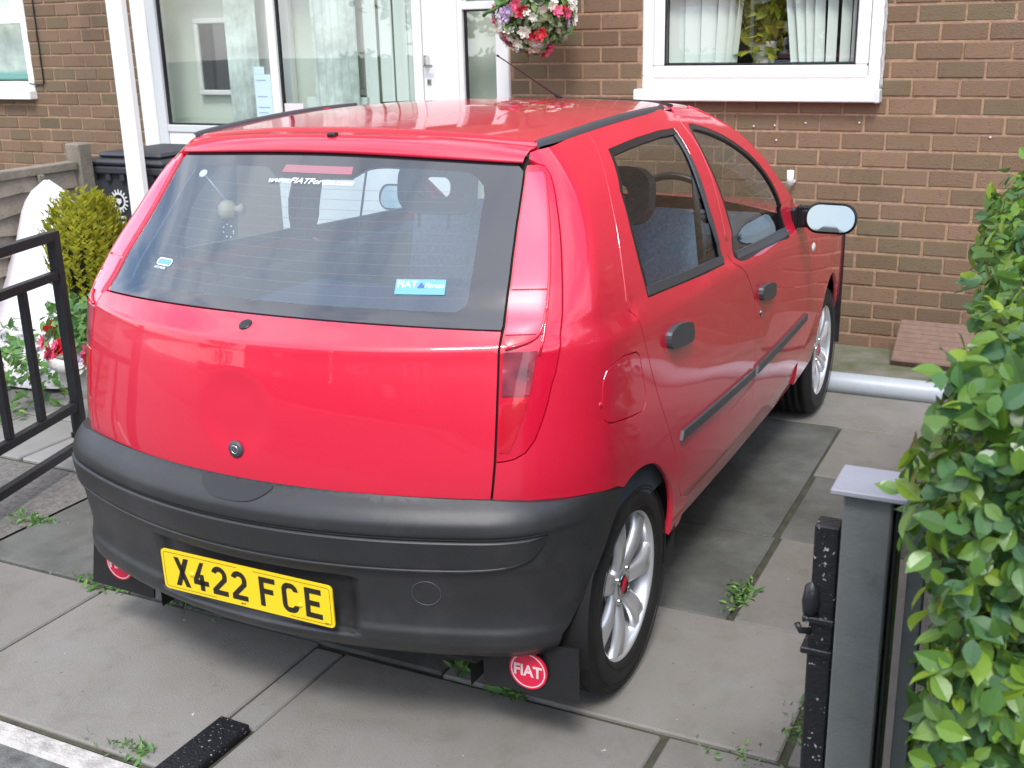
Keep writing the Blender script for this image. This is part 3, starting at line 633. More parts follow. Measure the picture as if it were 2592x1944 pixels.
# ---- gate stop at the foot of the picture
gs=MB(); M4=Matrix.Translation((-.088,-.72,.006))@Matrix.Rotation(-.02,4,'Z'); gs.bbox((-.048,-.13,-.012),(.048,.115,.012),.004,M4); o=gs.build('gate_stop',M['flaky']); tag(o,'chipped black steel gate stop plate set between two slabs','gate stop')
# ---- right gate post with grey casing
px,py=1.472,-.775
rp=thing('right_gate_post','square grey painted gate post with a flat pale grey cap in front of the hedge','gate post',(px,py,0))
b=MB(); b.bbox((-.044,-.040,0),(.032,.040,.985),.003); b.build('post_body',M['post'],rp)
b=MB(); b.bbox((-.062,-.058,.986),(.056,.058,.996),.002); b.build('post_cap',M['cap'],rp)
b=MB(); b.bbox((.034,-.02,0),(.042,.038,.97),.002); b.build('post_shade_strip',M['gatepaint'],rp)  # black strip standing in for the shaded east side of the post
b=MB(); b.bbox((.058,.0,0),(.085,.03,.93),.002); b.build('fence_stake',M['post'],rp)
hg=thing('hinge_bar','black flaking steel hanging stile with two hinges fixed beside the grey post','hinge bar',(px-.075,py+.03,0))
b=MB(); b.bbox((-.020,-.022,0.02),(.022,.022,.90),.003); b.build('bar',M['flaky'],hg)
for z in (.66,.72): 
    b=MB(); b.bbox((-.030,-.032,z),(.024,.024,z+.012),.002); b.build('hinge_plate',M['flaky'],hg)
b=MB(); b.lathe([(0,-.0),(.014,.0),(.016,.02),(.012,.05),(0,.06)],12,Matrix.Translation((-.018,-.02,.735))); b.tube([(-.015,-.02,.70),(-.032,-.03,.703),(-.038,-.03,.715)],.006,6); b.build('hinge_pin',M['gatepaint'],hg)
# ---- grey pipe on the ground and brown tile against the wall
pi_=MB(); pi_.tube([(-1.2,2.795,.040),(2.6,2.805,.040)],.052,20); o=pi_.build('drain_pipe',M['pipe']); tag(o,'length of grey plastic pipe lying across the drive before the house wall','pipe')
ti=MB(); ti.bbox((-.20,-.022,-.14),(.20,.022,.14),.004); o=ti.build('paving_tile',M['mat_brown']); o.location=(1.165,3.39,.108); o.rotation_euler=(-.95,0,-.03); tag(o,'brown ribbed paving tile leaning against the foot of the brick wall','tile')
o.data.name='tile'
rb=MB()
for i in range(9): rb.bbox((-.195,-.0235,-.132+i*.03),(.195,-.0215,-.124+i*.03),.0005)
rb.build('rib',M['mat_brown'],o)
# ---- hedge
hd=thing('privet_hedge','clipped green privet hedge at the right edge beside the grey gate post','hedge',(1.9,0,0))
HXF=1.555
def edge_x(y,z,rng): return HXF+.052*max(0.,min(1.,(.05-y)/.55))+.03*math.sin(7*y+5*z)+.025*math.sin(13*z+3*y)
def hedge_pt(rng):
    r=rng.random(); depth=rng.random()**2*.16
    if r<.46:   # west face
        y=rng.uniform(-1.16,1.5); z=rng.uniform(0.02,1.28); return Vector((edge_x(y,z,rng)+depth,y,z)),Vector((-1,0,.25))
    if r<.80:   # south face (nearest the camera)
        x=rng.uniform(HXF+.065,2.5); z=rng.uniform(.02,1.28); return Vector((x,-1.175+.03*math.sin(9*x+4*z)+depth,z)),Vector((0,-1,.25))
    x=rng.uniform(HXF+.02,2.5); y=rng.uniform(-1.16,1.5); return Vector((x,y,1.285+.03*math.sin(8*x)*math.cos(7*y)-depth)),Vector((0,0,1))
rng=random.Random(77); L_=[]
for _ in range(23000):
    p,n=hedge_pt(rng)
    p=p+Vector((rng.gauss(0,.012),rng.gauss(0,.012),rng.gauss(0,.018)))
    L_.append((p,n,rng.uniform(.55,1.3),(n+Vector((rng.gauss(0,.55),rng.gauss(0,.55),rng.gauss(.25,.55)))).normalized(),rng.uniform(0,2*PI)))
def hproj(P):
    d=P-CAM; z=d.dot(cf); return z,1296+2857*d.dot(cr_)/z,972-2857*d.dot(cu)/z
def score(t):
    z,x,y=hproj(t[0]); 
    if z<.2 or x>2640 or y>2000 or y<200: return 0
    dv=(CAM-t[0]).normalized(); 
    outer=(HXF+.05-t[0].x)*4 if t[1].x<0 else ((-1.06-t[0].y)*4 if t[1].y<0 else (t[0].z-1.2)*4)
    return t[2]/z*(1 if t[1].dot(dv)>0 else .1)*(1+outer)
order=sorted(range(len(L_)),key=lambda i:-score(L_[i])); pick=set(order[:300])
lv,lf=leafshape(.042,.026,.22,5); lm=MB().add(lv,lf).mesh('leaf'); lm.materials.append(M['leaf']); rest=MB()
for i,(p,n,s,nn,ro) in enumerate(L_):
    m_=Matrix.Translation(p)@rot_to(nn,ro)@Matrix.Scale(s,4)
    if i in pick:
        o=bpy.data.objects.new('leaf',lm); COL.objects.link(o); o.parent=hd; o.matrix_local=Matrix.Translation((-1.9,0,0))@m_
    else: rest.add([m_@Vector(v) for v in lv],lf)
o=rest.build('foliage',M['leaf'],hd,Matrix.Translation((-1.9,0,0))); o['kind']='stuff'
tw=MB(); rng=random.Random(5)
for _ in range(420):
    p,n=hedge_pt(rng); a=p-n.normalized()*.12+Vector((rng.gauss(0,.03),rng.gauss(0,.03),-.08)); tw.tube([a,(a+p)/2+Vector((rng.gauss(0,.01),rng.gauss(0,.01),0)),p],[.0035,.0028,.0015],4,False)
for _ in range(14):
    x=rng.uniform(1.7,2.3); y=rng.uniform(-1.0,1.1); tw.tube([(x,y,0),(x+.03,y,.5),(x-.05,y+.03,1.0)],[.012,.009,.005],6)
o=tw.build('twigs',M['twig'],hd,Matrix.Translation((-1.9,0,0))); o['kind']='stuff'
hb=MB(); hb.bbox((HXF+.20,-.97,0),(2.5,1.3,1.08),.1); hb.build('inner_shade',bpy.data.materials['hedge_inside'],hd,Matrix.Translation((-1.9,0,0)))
# a sprig reaching across the post
sp=MB(); sp.tube([(1.60,-1.08,.30),(1.555,-1.02,.315),(1.515,-.97,.345),(1.49,-.94,.37)],[.003,.002,.0015,.001],5); o=sp.build('sprig_stem',M['leaf_small'],hd,Matrix.Translation((-1.9,0,0)))
for p,a in (((1.515,-.97,.345),2.),((1.49,-.94,.37),2.6),((1.53,-1.0,.33),3.6),((1.495,-.945,.365),1.2)):
    o=bpy.data.objects.new('leaf',lm); COL.objects.link(o); o.parent=hd; o.matrix_local=Matrix.Translation((-1.9,0,0))@Matrix.Translation(p)@rot_to(Vector((0,-.6,.8)),a)@Matrix.Scale(.75,4)
# ---- weeds in the joints
def weed(x,y,n,r,label,seed,L=.035):
    m_=foliage(lambda q:(Vector((q.gauss(0,r),q.gauss(0,r*.35),q.uniform(.0,.012))),Vector((q.gauss(0,.5),q.gauss(0,.5),1))),n,L,L*.35,seed,.2,.9)
    o=m_.build('weed',M['leaf_small']); o.location=(x,y,0.0); tag(o,label,'weed'); o['kind']='stuff'; return o
weed(-1.0,-.155,90,.06,'tuft of grass in the slab joint left of the mud flap',1)
weed(-.62,-.165,60,.07,'thin moss and grass in the joint under the left half of the bumper',2,.02)
weed(.335,-.13,34,.018,'small weed in the joint under the right half of the bumper',3,.04)
weed(.50,-.185,30,.03,'broad leaved weed beside the right mud flap',4,.05)
o=weed(.915,.60,110,.055,'long strip of weeds in the joint right of the rear wheel',5,.03); o.rotation_euler=(0,0,PI/2)
weed(-1.62,.12,70,.06,'grass growing in the joint between dark slab and side yard',6,.03)
weed(-.27,-.80,50,.05,'grass tuft between the slabs and the kerb left of the gate stop',7,.03)
weed(1.14,-.19,46,.07,'moss strip at the slab corner left of the grey post',8,.018)
o=weed(1.225,-.02,60,.06,'grass in the joint close to the black hinge bar',9,.022); o.rotation_euler=(0,0,PI/2)
# ================================================================ across the street (seen in reflections)
def far_house(x,y,w_,h_,label,wallm):
    H=thing('far_house',label,'house',(x,y,0)); b=MB(); b.box((-w_/2,-3,0),(w_/2,0,h_)); b.build('wall',wallm,H)
    r_=MB(); r_.add([(-w_/2-.3,.35,h_),(w_/2+.3,.35,h_),(w_/2+.3,-3.3,h_+2.2),(-w_/2-.3,-3.3,h_+2.2)],[(0,1,2,3)]); r_.build('roof',bpy.data.materials['roof_tiles'],H)
    for ux in (-w_*.27,w_*.25):
        for z0 in (.95,3.1):
            q=MB(); fr(q,ux-.85,ux+.85,z0,z0+1.25,.09,-.02,.06); q.bbox((ux-.04,-.01,z0+.09),(ux+.04,.05,z0+1.16),.004); f_=q.build('window',M['white'],H)
            q=MB(); q.box((ux-.76,-.03,z0+.09),(ux+.76,-.01,z0+1.16)); q.build('pane',M['frit'],f_)
    q=MB(); q.bbox((-.45,-.02,.05),(.45,.05,2.1),.01); q.build('door',M['white'],H)
wm=mat('far_brick',(.20,.12,.09),.85,noise=.2,nscale=3)
far_house(-7.5,-17,8.5,5.2,'red brick house across the road, left of the pair',wm); far_house(1.8,-17,8.5,5.2,'red brick house across the road, right of the pair',wm); far_house(11.,-17,8.5,5.2,'brick house across the road at the end beyond the hedge',wm)
def far_tree(x,y,h_,r_,label,seed,low=.25):
    T=thing('far_tree',label,'tree',(x,y,0)); q=MB(); q.tube([(0,0,0),(.05,0,h_*.5),(0,.05,h_*.8)],[.16,.11,.04],8); q.build('trunk',M['twig'],T)
    o=foliage(ballfn((0,0,h_*.62),r_,r_,h_*.38,.45),1500,.30,.17,seed).build('crown',M['leaf_dark'],T); o['kind']='stuff'
far_tree(-3.2,-13.5,4.2,1.7,'bushy tree behind the far pavement near the left house',91); far_tree(5.8,-13.2,4.8,1.9,'bushy tree behind the far pavement near the right house',92); far_tree(-12.5,-13.5,5.5,2.2,'tall tree at the left end of the street',93)
o=foliage(lambda r:(lambda x,z:(Vector((x,-11.6+r.uniform(-.25,.25),z)),Vector((0,1,.3))))(r.uniform(-14,14),r.uniform(.05,1.25)),5200,.17,.10,94).build('far_hedge',M['leaf_dark']); o['kind']='stuff'; tag(o,'dark clipped hedge along the far pavement','hedge')
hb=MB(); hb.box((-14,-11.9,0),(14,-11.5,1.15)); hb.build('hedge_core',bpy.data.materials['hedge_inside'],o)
# ================================================================ the car body as one analytic surface
def herm(T,z):
    n=len(T)
    if z<=T[0][0]: return T[0][1]
    if z>=T[-1][0]: return T[-1][1]
    for i in range(n-1):
        if z<=T[i+1][0]: break
    x0,y0=T[i]; x1,y1=T[i+1]; h=x1-x0; s=(y1-y0)/h
    def sl(k):
        if k==0: return (T[1][1]-T[0][1])/(T[1][0]-T[0][0])
        if k==n-1: return (T[-1][1]-T[-2][1])/(T[-1][0]-T[-2][0])
        a=(T[k][1]-T[k-1][1])/(T[k][0]-T[k-1][0]); b=(T[k+1][1]-T[k][1])/(T[k+1][0]-T[k][0])
        return 0 if a*b<=0 else 2*a*b/(a+b)
    m0,m1=sl(i),sl(i+1); t=(z-x0)/h
    return (2*t**3-3*t*t+1)*y0+(t**3-2*t*t+t)*h*m0+(-2*t**3+3*t*t)*y1+(t**3-t*t)*h*m1
class TB:
    def __init__(s,T,smooth=1,z0=.1,z1=1.6,d=.002):
        s.z0,s.d=z0,d; n=int((z1-z0)/d)+2; raw=[herm(T,z0+i*d) for i in range(n)]
        for _ in range(smooth): raw=[raw[0]]+[(raw[i-1]+2*raw[i]+raw[i+1])/4 for i in range(1,n-1)]+[raw[-1]]
        s.v=raw; s.n=n
    def __call__(s,z):
        t=(z-s.z0)/s.d; i=int(t); i=0 if i<0 else (s.n-2 if i>s.n-2 else i); t-=i
        t=0 if t<0 else (1 if t>1 else t)
        return s.v[i]+(s.v[i+1]-s.v[i])*t
YC=TB([(.15,-.46),(.30,-.54),(.45,-.575),(.60,-.592),(.72,-.597),(.85,-.592),(.95,-.580),(1.0,-.570),(1.031,-.563),(1.0335,-.559),(1.077,-.489),(1.15,-.417),(1.25,-.315),(1.34,-.227),(1.416,-.155),(1.45,-.125),(1.49,-.09)],3)
BOW=TB([(.15,.12),(.60,.135),(.70,.136),(.90,.155),(1.03,.165),(1.077,.142),(1.25,.13),(1.416,.114),(1.5,.11)])
WID=TB([(.15,.74),(.25,.775),(.40,.810),(.55,.822),(.70,.823),(.85,.818),(.95,.815),(1.005,.811),(1.022,.806),(1.035,.795),(1.055,.789),(1.10,.778),(1.20,.744),(1.30,.690),(1.38,.622),(1.43,.565),(1.47,.50)],4)
TAP=TB([(.15,.03),(.60,.045),(.90,.05),(1.47,.045)])
RAD=TB([(.15,.18),(.60,.20),(.90,.17),(1.03,.13),(1.10,.09),(1.30,.08),(1.45,.07)])
def dzf(y):
    t=1-((y-.65)/.85)**2
    return .034*t**1.5 if t>0 else 0.
def side(y,z):
    if z>1.08:
        t=min(1,(z-1.08)/.34); z=z-dzf(y)*t*t*(3-2*t)
    elif y>.1 and z>.85:
        b=max(0,1-((z-1.0)/.16)**2); z=z+.030*(y-.1)*b*b
    W=WID(z)
    if y<1.25: return W-TAP(z)*((1.25-y)/1.75)**2
    return W-.10*((y-1.25)/1.9)**2.6
CY=.35
def corner(u,yc,bow,R,sidef):
    a=u/1.2*PI/2; dx,dy=math.sin(a),-math.cos(a); lo,hi=.2,1.5
    for _ in range(24):
        m=.5*(lo+hi); x=m*dx; y=CY+m*dy
        A=x-sidef(y)+R; B=yc+bow*(x/.6)**2-y+R
        A=A if A>0 else 0.; B=B if B>0 else 0.
        if A**2.3+B**2.3>R**2.3: hi=m
        else: lo=m
    return m*dx,CY+m*dy
def S(u,z):
    if u<0: p=S(-u,z); return (-p[0],p[1],p[2])
    if u>=1.2: y=CY+u-1.2; return (side(y,z),y,z)
    x,y=corner(u,YC(z),BOW(z),RAD(z),lambda yy:side(yy,z)); return (x,y,z)
def Sdish(u,z):
    """tailgate with the shallow round recess under the plug"""
    x,y,z=S(u,z); d=math.hypot(x*1.0,(z-.858)); k=max(0,1-(d/.115)**2); y+= .0065*k*k*(3-2*k)
    d2=math.hypot(x*1.25,(z-.858)); y+=0*d2
    return (x,y,z)
YCB=TB([(.20,-.50),(.29,-.57),(.315,-.603),(.335,-.612),(.355,-.612),(.378,-.603),(.40,-.600),(.46,-.608),(.52,-.622),(.535,-.630),(.58,-.636),(.612,-.640),(.625,-.650),(.645,-.648),(.668,-.635),(.69,-.611),(.70,-.598)],3)
BOWB=TB([(.20,.12),(.45,.12),(.60,.125),(.70,.132)]); WIDB=TB([(.20,.79),(.30,.824),(.45,.836),(.56,.832),(.62,.824),(.66,.815),(.69,.800)],3); RADB=TB([(.2,.16),(.7,.17)])
def sst(a,b,x): t=max(0,min(1,(x-a)/(b-a))); return t*t*(3-2*t)
def SB(u,z):
    if u<0: p=SB(-u,z); return (-p[0],p[1],p[2])
    yc=YCB(z); g=0.
    if u>=1.2: y=CY+u-1.2; return (WIDB(z)-.05*((1.25-y)/1.75)**2,y,z)
    x,y=corner(u,yc,BOWB(z),RADB(z),lambda yy:WIDB(z)-.05*((1.25-yy)/1.75)**2)
    # pull the groove along the outward direction
    n=Vector((math.sin(u/1.2*PI/2)*.8,-1.,0)).normalized(); x-=n.x*g; y-=n.y*g
    if u<.245: 
        k=(1-sst(.222,.240,u))*sst(.335,.35,z)*(1-sst(.487,.497,z)); y+=.016*k
    return (x,y,z)
def nrm(F,u,z,e=.003):
    a=Vector(F(u+e,z))-Vector(F(u-e,z)); b=Vector(F(u,z+e))-Vector(F(u,z-e)); n=a.cross(b); 
    if n.length<1e-12: return Vector((0,-1,0))
    n.normalize(); return n
def catmull(P,step=.02,closed=True):
    out=[]; n=len(P)
    for i in range(n if closed else n-1):
        p0=P[(i-1)%n] if closed or i>0 else P[i]; p1=P[i]; p2=P[(i+1)%n]; p3=P[(i+2)%n] if closed or i+2<n else P[(i+1)%n]
        L=math.dist(p1,p2); k=max(1,int(L/step))
        for j in range(k):
            t=j/k; out.append(tuple(.5*((2*p1[c])+(-p0[c]+p2[c])*t+(2*p0[c]-5*p1[c]+4*p2[c]-p3[c])*t*t+(-p0[c]+3*p1[c]-3*p2[c]+p3[c])*t**3) for c in (0,1)))
    if not closed: out.append(tuple(P[-1]))
    return out
def dens(P,step=.02):
    out=[]; n=len(P)
    for i in range(n):
        a,b=P[i],P[(i+1)%n]; L=math.dist(a,b)
        if L<1e-5: continue
        k=max(1,int(math.ceil(L/step)))
        for j in range(k): t=j/k; out.append((a[0]+(b[0]-a[0])*t,a[1]+(b[1]-a[1])*t))
    return out
def area(P): return sum(P[i][0]*P[(i+1)%len(P)][1]-P[(i+1)%len(P)][0]*P[i][1] for i in range(len(P)))/2
def inpoly(x,y,P):
    c=False; j=len(P)-1
    for i in range(len(P)):
        xi,yi=P[i]; xj,yj=P[j]
        if (yi>y)!=(yj>y) and x<(xj-xi)*(y-yi)/(yj-yi)+xi: c=not c
        j=i
    return c
def inset(P,d):
    """move the outline inwards by d (negative = outwards)"""
    if area(P)<0: P=P[::-1]
    out=[]; n=len(P)
    for i in range(n):
        a,b,c=P[i-1],P[i],P[(i+1)%n]; t1=Vector((b[0]-a[0],b[1]-a[1])); t2=Vector((c[0]-b[0],c[1]-b[1]))
        if t1.length<1e-7 or t2.length<1e-7: out.append(b); continue
        t1.normalize(); t2.normalize(); n1=Vector((-t1.y,t1.x)); n2=Vector((-t2.y,t2.x)); m=n1+n2
        if m.length<.2: m=n1
        m.normalize(); k=d/max(.45,m.dot(n1)); out.append((b[0]+m.x*k,b[1]+m.y*k))
    return out
def mindist(x,y,segs):
    m=1e9
    for ax,ay,bx,by in segs:
        if abs(ax-x)>m+.05 and abs(bx-x)>m+.05: continue
        dx,dy=bx-ax,by-ay; t=((x-ax)*dx+(y-ay)*dy)/(dx*dx+dy*dy+1e-12); t=0 if t<0 else (1 if t>1 else t)
        q=(ax+dx*t-x)**2+(ay+dy*t-y)**2
        if q<m*m: m=math.sqrt(q)
    return m
CACHE={}
def patch(name,outline,F,m,parent,step=.03,holes=(),depth=.014,off=0.,sides=(1,),estep=None,zstep=None,inner=True,align=False):
    """cut the outline out of surface F as a sheet with turned-in edges; one object per entry of sides (-1 = mirrored)"""
    es=estep or step*.7
    loops=[dens(outline,es)]+[dens(h,es) for h in holes]
    if area(loops[0])<0: loops[0]=loops[0][::-1]
    loops=[loops[0]]+[(h if area(h)<0 else h[::-1]) for h in loops[1:]]
    segs=[]; verts=[]; faces=[]
    for lp in loops:
        b=len(verts); verts+=lp; faces.append([b+i for i in range(len(lp))]); segs+=[(lp[i][0],lp[i][1],lp[(i+1)%len(lp)][0],lp[(i+1)%len(lp)][1]) for i in range(len(lp))]
    nb=len(verts); us=[p[0] for p in loops[0]]; zs=[p[1] for p in loops[0]]; zst=zstep or step
    z=min(zs)+zst*.5; r=0
    while z<max(zs):
        u=min(us)+step*(.5 if align else (.25 if r%2 else .75))
        while u<max(us):
            if inpoly(u,z,loops[0]) and not any(inpoly(u,z,h) for h in loops[1:]) and mindist(u,z,segs)>min(step,zst)*.42: verts.append((u,z))
            u+=step
        z+=zst; r+=1
    edges=[(fc[i],fc[(i+1)%len(fc)]) for fc in faces for i in range(len(fc))]
    vo,eo,fo,ov,oe,of=delaunay_2d_cdt([Vector(v) for v in verts],edges,[],0,1e-7)
    tris=[]
    for t in fo:
        cx=sum(vo[i].x for i in t)/3; cy=sum(vo[i].y for i in t)/3
        if inpoly(cx,cy,loops[0]) and not any(inpoly(cx,cy,h) for h in loops[1:]): tris.append(tuple(t))
    P3=[];N3=[]
    for v in vo:
        n=nrm(F,v.x,v.y); P3.append(Vector(F(v.x,v.y))+n*off); N3.append(n)
    V=list(P3);NN=list(N3);FF=list(tris)
    if depth:
        inv={}
        for i,o_ in enumerate(ov):
            for q in o_: inv[q]=i
        for fc in faces:
            L=[inv.get(q) for q in fc]; k=len(L)
            for i in range(k):
                a,b=L[i],L[(i+1)%k]
                if a is None or b is None or a==b: continue
                t=(P3[b]-P3[a]); 
                if t.length<1e-9: continue
                out=t.cross(N3[a]).normalized(); s=len(V)
                V+=[P3[a],P3[b],P3[b]-N3[b]*depth,P3[a]-N3[a]*depth]; NN+=[(out+N3[a]*.6).normalized(),(out+N3[b]*.6).normalized(),out,out]; FF.append((s,s+3,s+2,s+1))
    obs=[]
    for sgn in sides:
        vv=[(p.x*sgn,p.y,p.z) for p in V]; nn=[(n.x*sgn,n.y,n.z) for n in NN]; ff=FF if sgn>0 else [f[::-1] for f in FF]
        me=bpy.data.meshes.new(name); me.from_pydata(vv,[],ff); me.update(); me.polygons.foreach_set('use_smooth',[True]*len(ff)); me.normals_split_custom_set_from_vertices(nn)
        obs.append(link(name,me,m,parent))
    return obs
def grid(name,fn,nu,nv,m,parent,thick=None,flip=False):
    """fn(i/nu,j/nv)->point; smooth sheet"""
    mb=MB(); V=[fn(i/nu,j/nv) for j in range(nv+1) for i in range(nu+1)]; F=[(j*(nu+1)+i,j*(nu+1)+i+1,(j+1)*(nu+1)+i+1,(j+1)*(nu+1)+i) for j in range(nv) for i in range(nu)]
    if flip: F=[f[::-1] for f in F]
    mb.add(V,F,True); return mb.build(name,m,parent)
SEAM=[(.691,1.421),(.676,1.401),(.664,1.381),(.635,1.324),(.608,1.268),(.58,1.202),(.556,1.137),(.535,1.07),(.518,1.028),(.513,.964),(.509,.918),(.499,.782),(.491,.697)]
LAMP=[(.705,1.394),(.719,1.389),(.723,1.372),(.719,1.349),(.708,1.31),(.698,1.272),(.684,1.224),(.67,1.18),(.657,1.135),(.647,1.095),(.635,1.053),(.626,1.011),(.615,.962),(.608,.944),(.598,.902),(.583,.855),(.57,.821),(.552,.795),(.532,.783),(.515,.779),(.499,.778)]
RIDGE=[(.71,1.378),(.692,1.326),(.674,1.267),(.652,1.201),(.63,1.137),(.615,1.089),(.604,1.057),(.597,1.037),(.587,1.009),(.579,.968),(.567,.912),(.556,.882),(.544,.843),(.531,.807)]
DSEAM=[(1.018,1.449),(1.012,1.430),(1.004,1.415),(.978,1.389),(.933,1.333),(.906,1.285),(.886,1.232),(.867,1.163),(.851,1.065),(.855,1.045),(.876,1.024),(.916,.927),(.972,.802),(1.047,.67),(1.109,.567),(1.136,.482),(1.168,.427)]
BSEAM=[(1.724,1.442),(1.684,1.425),(1.668,1.34),(1.636,1.17),(1.623,1.035),(1.648,1.006),(1.739,.963),(1.827,.879),(1.865,.788),(1.868,.60),(1.865,.427)]
RAIL=[(.725,1.426),(.86,1.438),(1.018,1.449),(1.2,1.459),(1.36,1.467),(1.50,1.471),(1.62,1.466),(1.724,1.460)]
ACRV=[(1.753,1.464),(1.905,1.447),(2.016,1.412),(2.131,1.363),(2.232,1.294),(2.319,1.227),(2.367,1.175),(2.454,1.112),(2.528,1.066),(2.66,.990)]
RWIN=[(1.06,1.400),(1.287,1.411),(1.456,1.415),(1.590,1.412),(1.582,1.38),(1.556,1.30),(1.548,1.218),(1.556,1.147),(1.563,1.084),(1.577,1.016),(1.4,1.022),(1.226,1.032),(.966,1.047),(.955,1.114),(.953,1.156),(.955,1.215),(.98,1.306)]
FWIN=[(1.722,1.408),(1.823,1.399),(1.968,1.36),(2.101,1.303),(2.196,1.244),(2.275,1.170),(2.315,1.107),(2.335,1.043),(2.357,.972),(2.2,.978),(2.011,.988),(1.705,1.003),(1.689,1.088),(1.681,1.17),(1.673,1.26),(1.675,1.34)]
FUEL=[(.860,.942),(.875,.930),(.888,.885),(.905,.825),(.906,.797),(.890,.783),(.845,.787),(.80,.795),(.742,.810),(.722,.825),(.715,.871),(.722,.924),(.733,.942),(.76,.949),(.80,.952)]
car=thing('parked_car','red five door hatchback parked nose to the house, seen from its rear right corner','car')
C_=car
def at_z(P,z):
    for a,b in zip(P,P[1:]):
        if (a[1]-z)*(b[1]-z)<=0 and a[1]!=b[1]: return a[0]+(b[0]-a[0])*(a[1]-z)/(a[1]-b[1])
mir=lambda P:[(-u,z) for u,z in reversed(P)]
LOW=[p for p in SEAM if p[1]<1.062]; LOW=[(at_z(SEAM,1.062),1.062)]+LOW
# bottom line of the tailgate follows the bumper (.700 in the middle, .690 at the ends)
botline=[(-.49+.98*i/20,.690+.010*(1-(abs(-.49+.98*i/20)/.49)**2)) for i in range(21)]
glb=lambda u:1.077-.016*(u/.53)**2
topline=[(.53-1.06*i/20,glb(.53-1.06*i/20)) for i in range(21)]
ol=[p for p in mir([p for p in SEAM if .695<p[1]<1.055])]+botline+[p for p in reversed([p for p in SEAM if .695<p[1]<1.055])]+topline
G=.0022
tg=patch('tailgate',inset(ol,G),Sdish,M['paint'],C_,.022,depth=.02,zstep=.0125)[0]
# rear glass: outer outline, clear area inside
gl_top=[(-.655+1.31*i/20,1.4225-.019*(( -.655+1.31*i/20)/.655)**2) for i in range(21)]
sm=[p for p in SEAM if 1.065<p[1]<1.395]
gout=[(u,z) for u,z in reversed(topline)]+list(reversed(sm))+list(reversed(gl_top))+mir(list(reversed(sm)))
gout=inset(gout,.003)
clear=[(.556,1.352),(.552,1.330),(.526,1.27),(.484,1.150),(.472,1.112),(.455,1.100),(.42,1.0985),(.232,1.103),(0,1.104),(-.232,1.103),(-.40,1.098),(-.440,1.096),(-.462,1.103),(-.478,1.125),(-.52,1.24),(-.56,1.345),(-.562,1.362),(-.540,1.373),(-.45,1.380),(-.27,1.384),(-.235,1.381),(-.18,1.364),(-.15,1.3605),(.12,1.3625),(.15,1.366),(.20,1.384),(.28,1.389),(.46,1.383),(.53,1.376)]
clear=catmull(clear,.012)
gf=patch('rear_window',gout,S,M['frit'],C_,.03,[clear],depth=.006,off=-.004)[0]
cp=patch('clear_pane',clear,S,M['rglass'],gf,.03,depth=0,off=-.004)[0]
# heater lines
M['heater']=mat('heater_line',(.28,.12,.10),.6)
hl=MB()
for k in range(11):
    z=1.125+.0215*k; ue=at_z([(p[0],p[1]) for p in clear[:60] if p[0]>.4],z) or .47
    pts=[]
    for i in range(25):
        u=-.45+.93*i/24; n=nrm(S,u,z); pts.append(Vector(S(u,z))-n*.0075)
    hl.tube(pts,.0004,4,False)
hl.build('heater_line',M['heater'],gf)
# hatch top lip
def xe(y): return herm([(-.15,.515),(-.05,.53),(.1,.548),(.65,.560),(1.2,.556),(1.5,.52)],y)
def ze(y): return 1.429+dzf(y)-.25*max(0,(y-1.2))**2
def zr(x,y): return ze(y)+herm([(-.12,.034),(.3,.026),(1.0,.024),(1.45,.018)],y)*(1-min(1,abs(x)/xe(y))**2.2)
def lip(i,j):
    k=-1+2*i; a=abs(k)**2.2
    p0=Vector(S(.668*k,1.4155-.019*k*k)); 
    p1=Vector((k*.520,-.130+.083*a,1.447-.027*a)); p2=Vector((k*.532,-.090+.058*a,1.461-.030*a)); p05=p0+Vector((0,-.007,.003))
    rows_=[p0+Vector((0,.006,.001)),p0+Vector((0,-.004,.0005)),p05+(p1-p0)*.15,p0+(p1-p0)*.55+Vector((0,-.010,.003)),p1+Vector((0,-.006,.0)),p1+Vector((0,.004,.004)),p1+(p2-p1)*.5+Vector((0,0,.001)),p2,p2+Vector((0,.004,-.012))]
    return rows_[min(8,int(round(j*8)))]
grid('tailgate_spoiler',lip,40,8,M['paint'],tg)
nz=MB(); q=Vector((0,-.118,1.4545)); nz.bbox((-.013,-.010,-.004),(.013,.012,.008),.004,Matrix.Translation(q)); nz.build('washer_nozzle',M['black'],tg)
# roof
def roofp(i,j):
    k=-1+2*i; a=abs(k)**2.2; y0=-.085+.056*a; y1=1.385-.30*a; y=y0+(y1-y0)*j; x=k*xe(y); e=max(0,(abs(k)-.955)/.045)
    return Vector((x,y,zr(x,y)-.004*e*e-(.010 if j==0 else 0)))
grid('roof_panel',roofp,44,50,M['paint'],C_)
for sx in (1,-1):
    t=MB(); pts=[]
    for i in range(40):
        y=-.030+.86*i/39; x=xe(y)-.004; pts.append((sx*x,y,ze(y)+.0035-(.0 if i else .002)))
    V=[];F=[]
    for i,(x,y,z) in enumerate(pts):
        hw=(.0115 if sx>0 else .008)*(min(1,.35+i/3) if i<3 else 1)*(min(1,(39-i)/6+.15)); V+=[(x-hw*1.0,y,z-.002+.003),(x-hw*.6,y,z+.006),(x+hw*.6,y,z+.002),(x+hw,y,z-.010)]
    for i in range(39):
        for q in range(3): F.append((4*i+q,4*i+q+1,4*i+5+q,4*i+4+q) if sx<0 else (4*i+q,4*i+4+q,4*i+5+q,4*i+q+1))
    t.add(V,F,True); t.build('roof_strip',M['trimgrey'],C_)
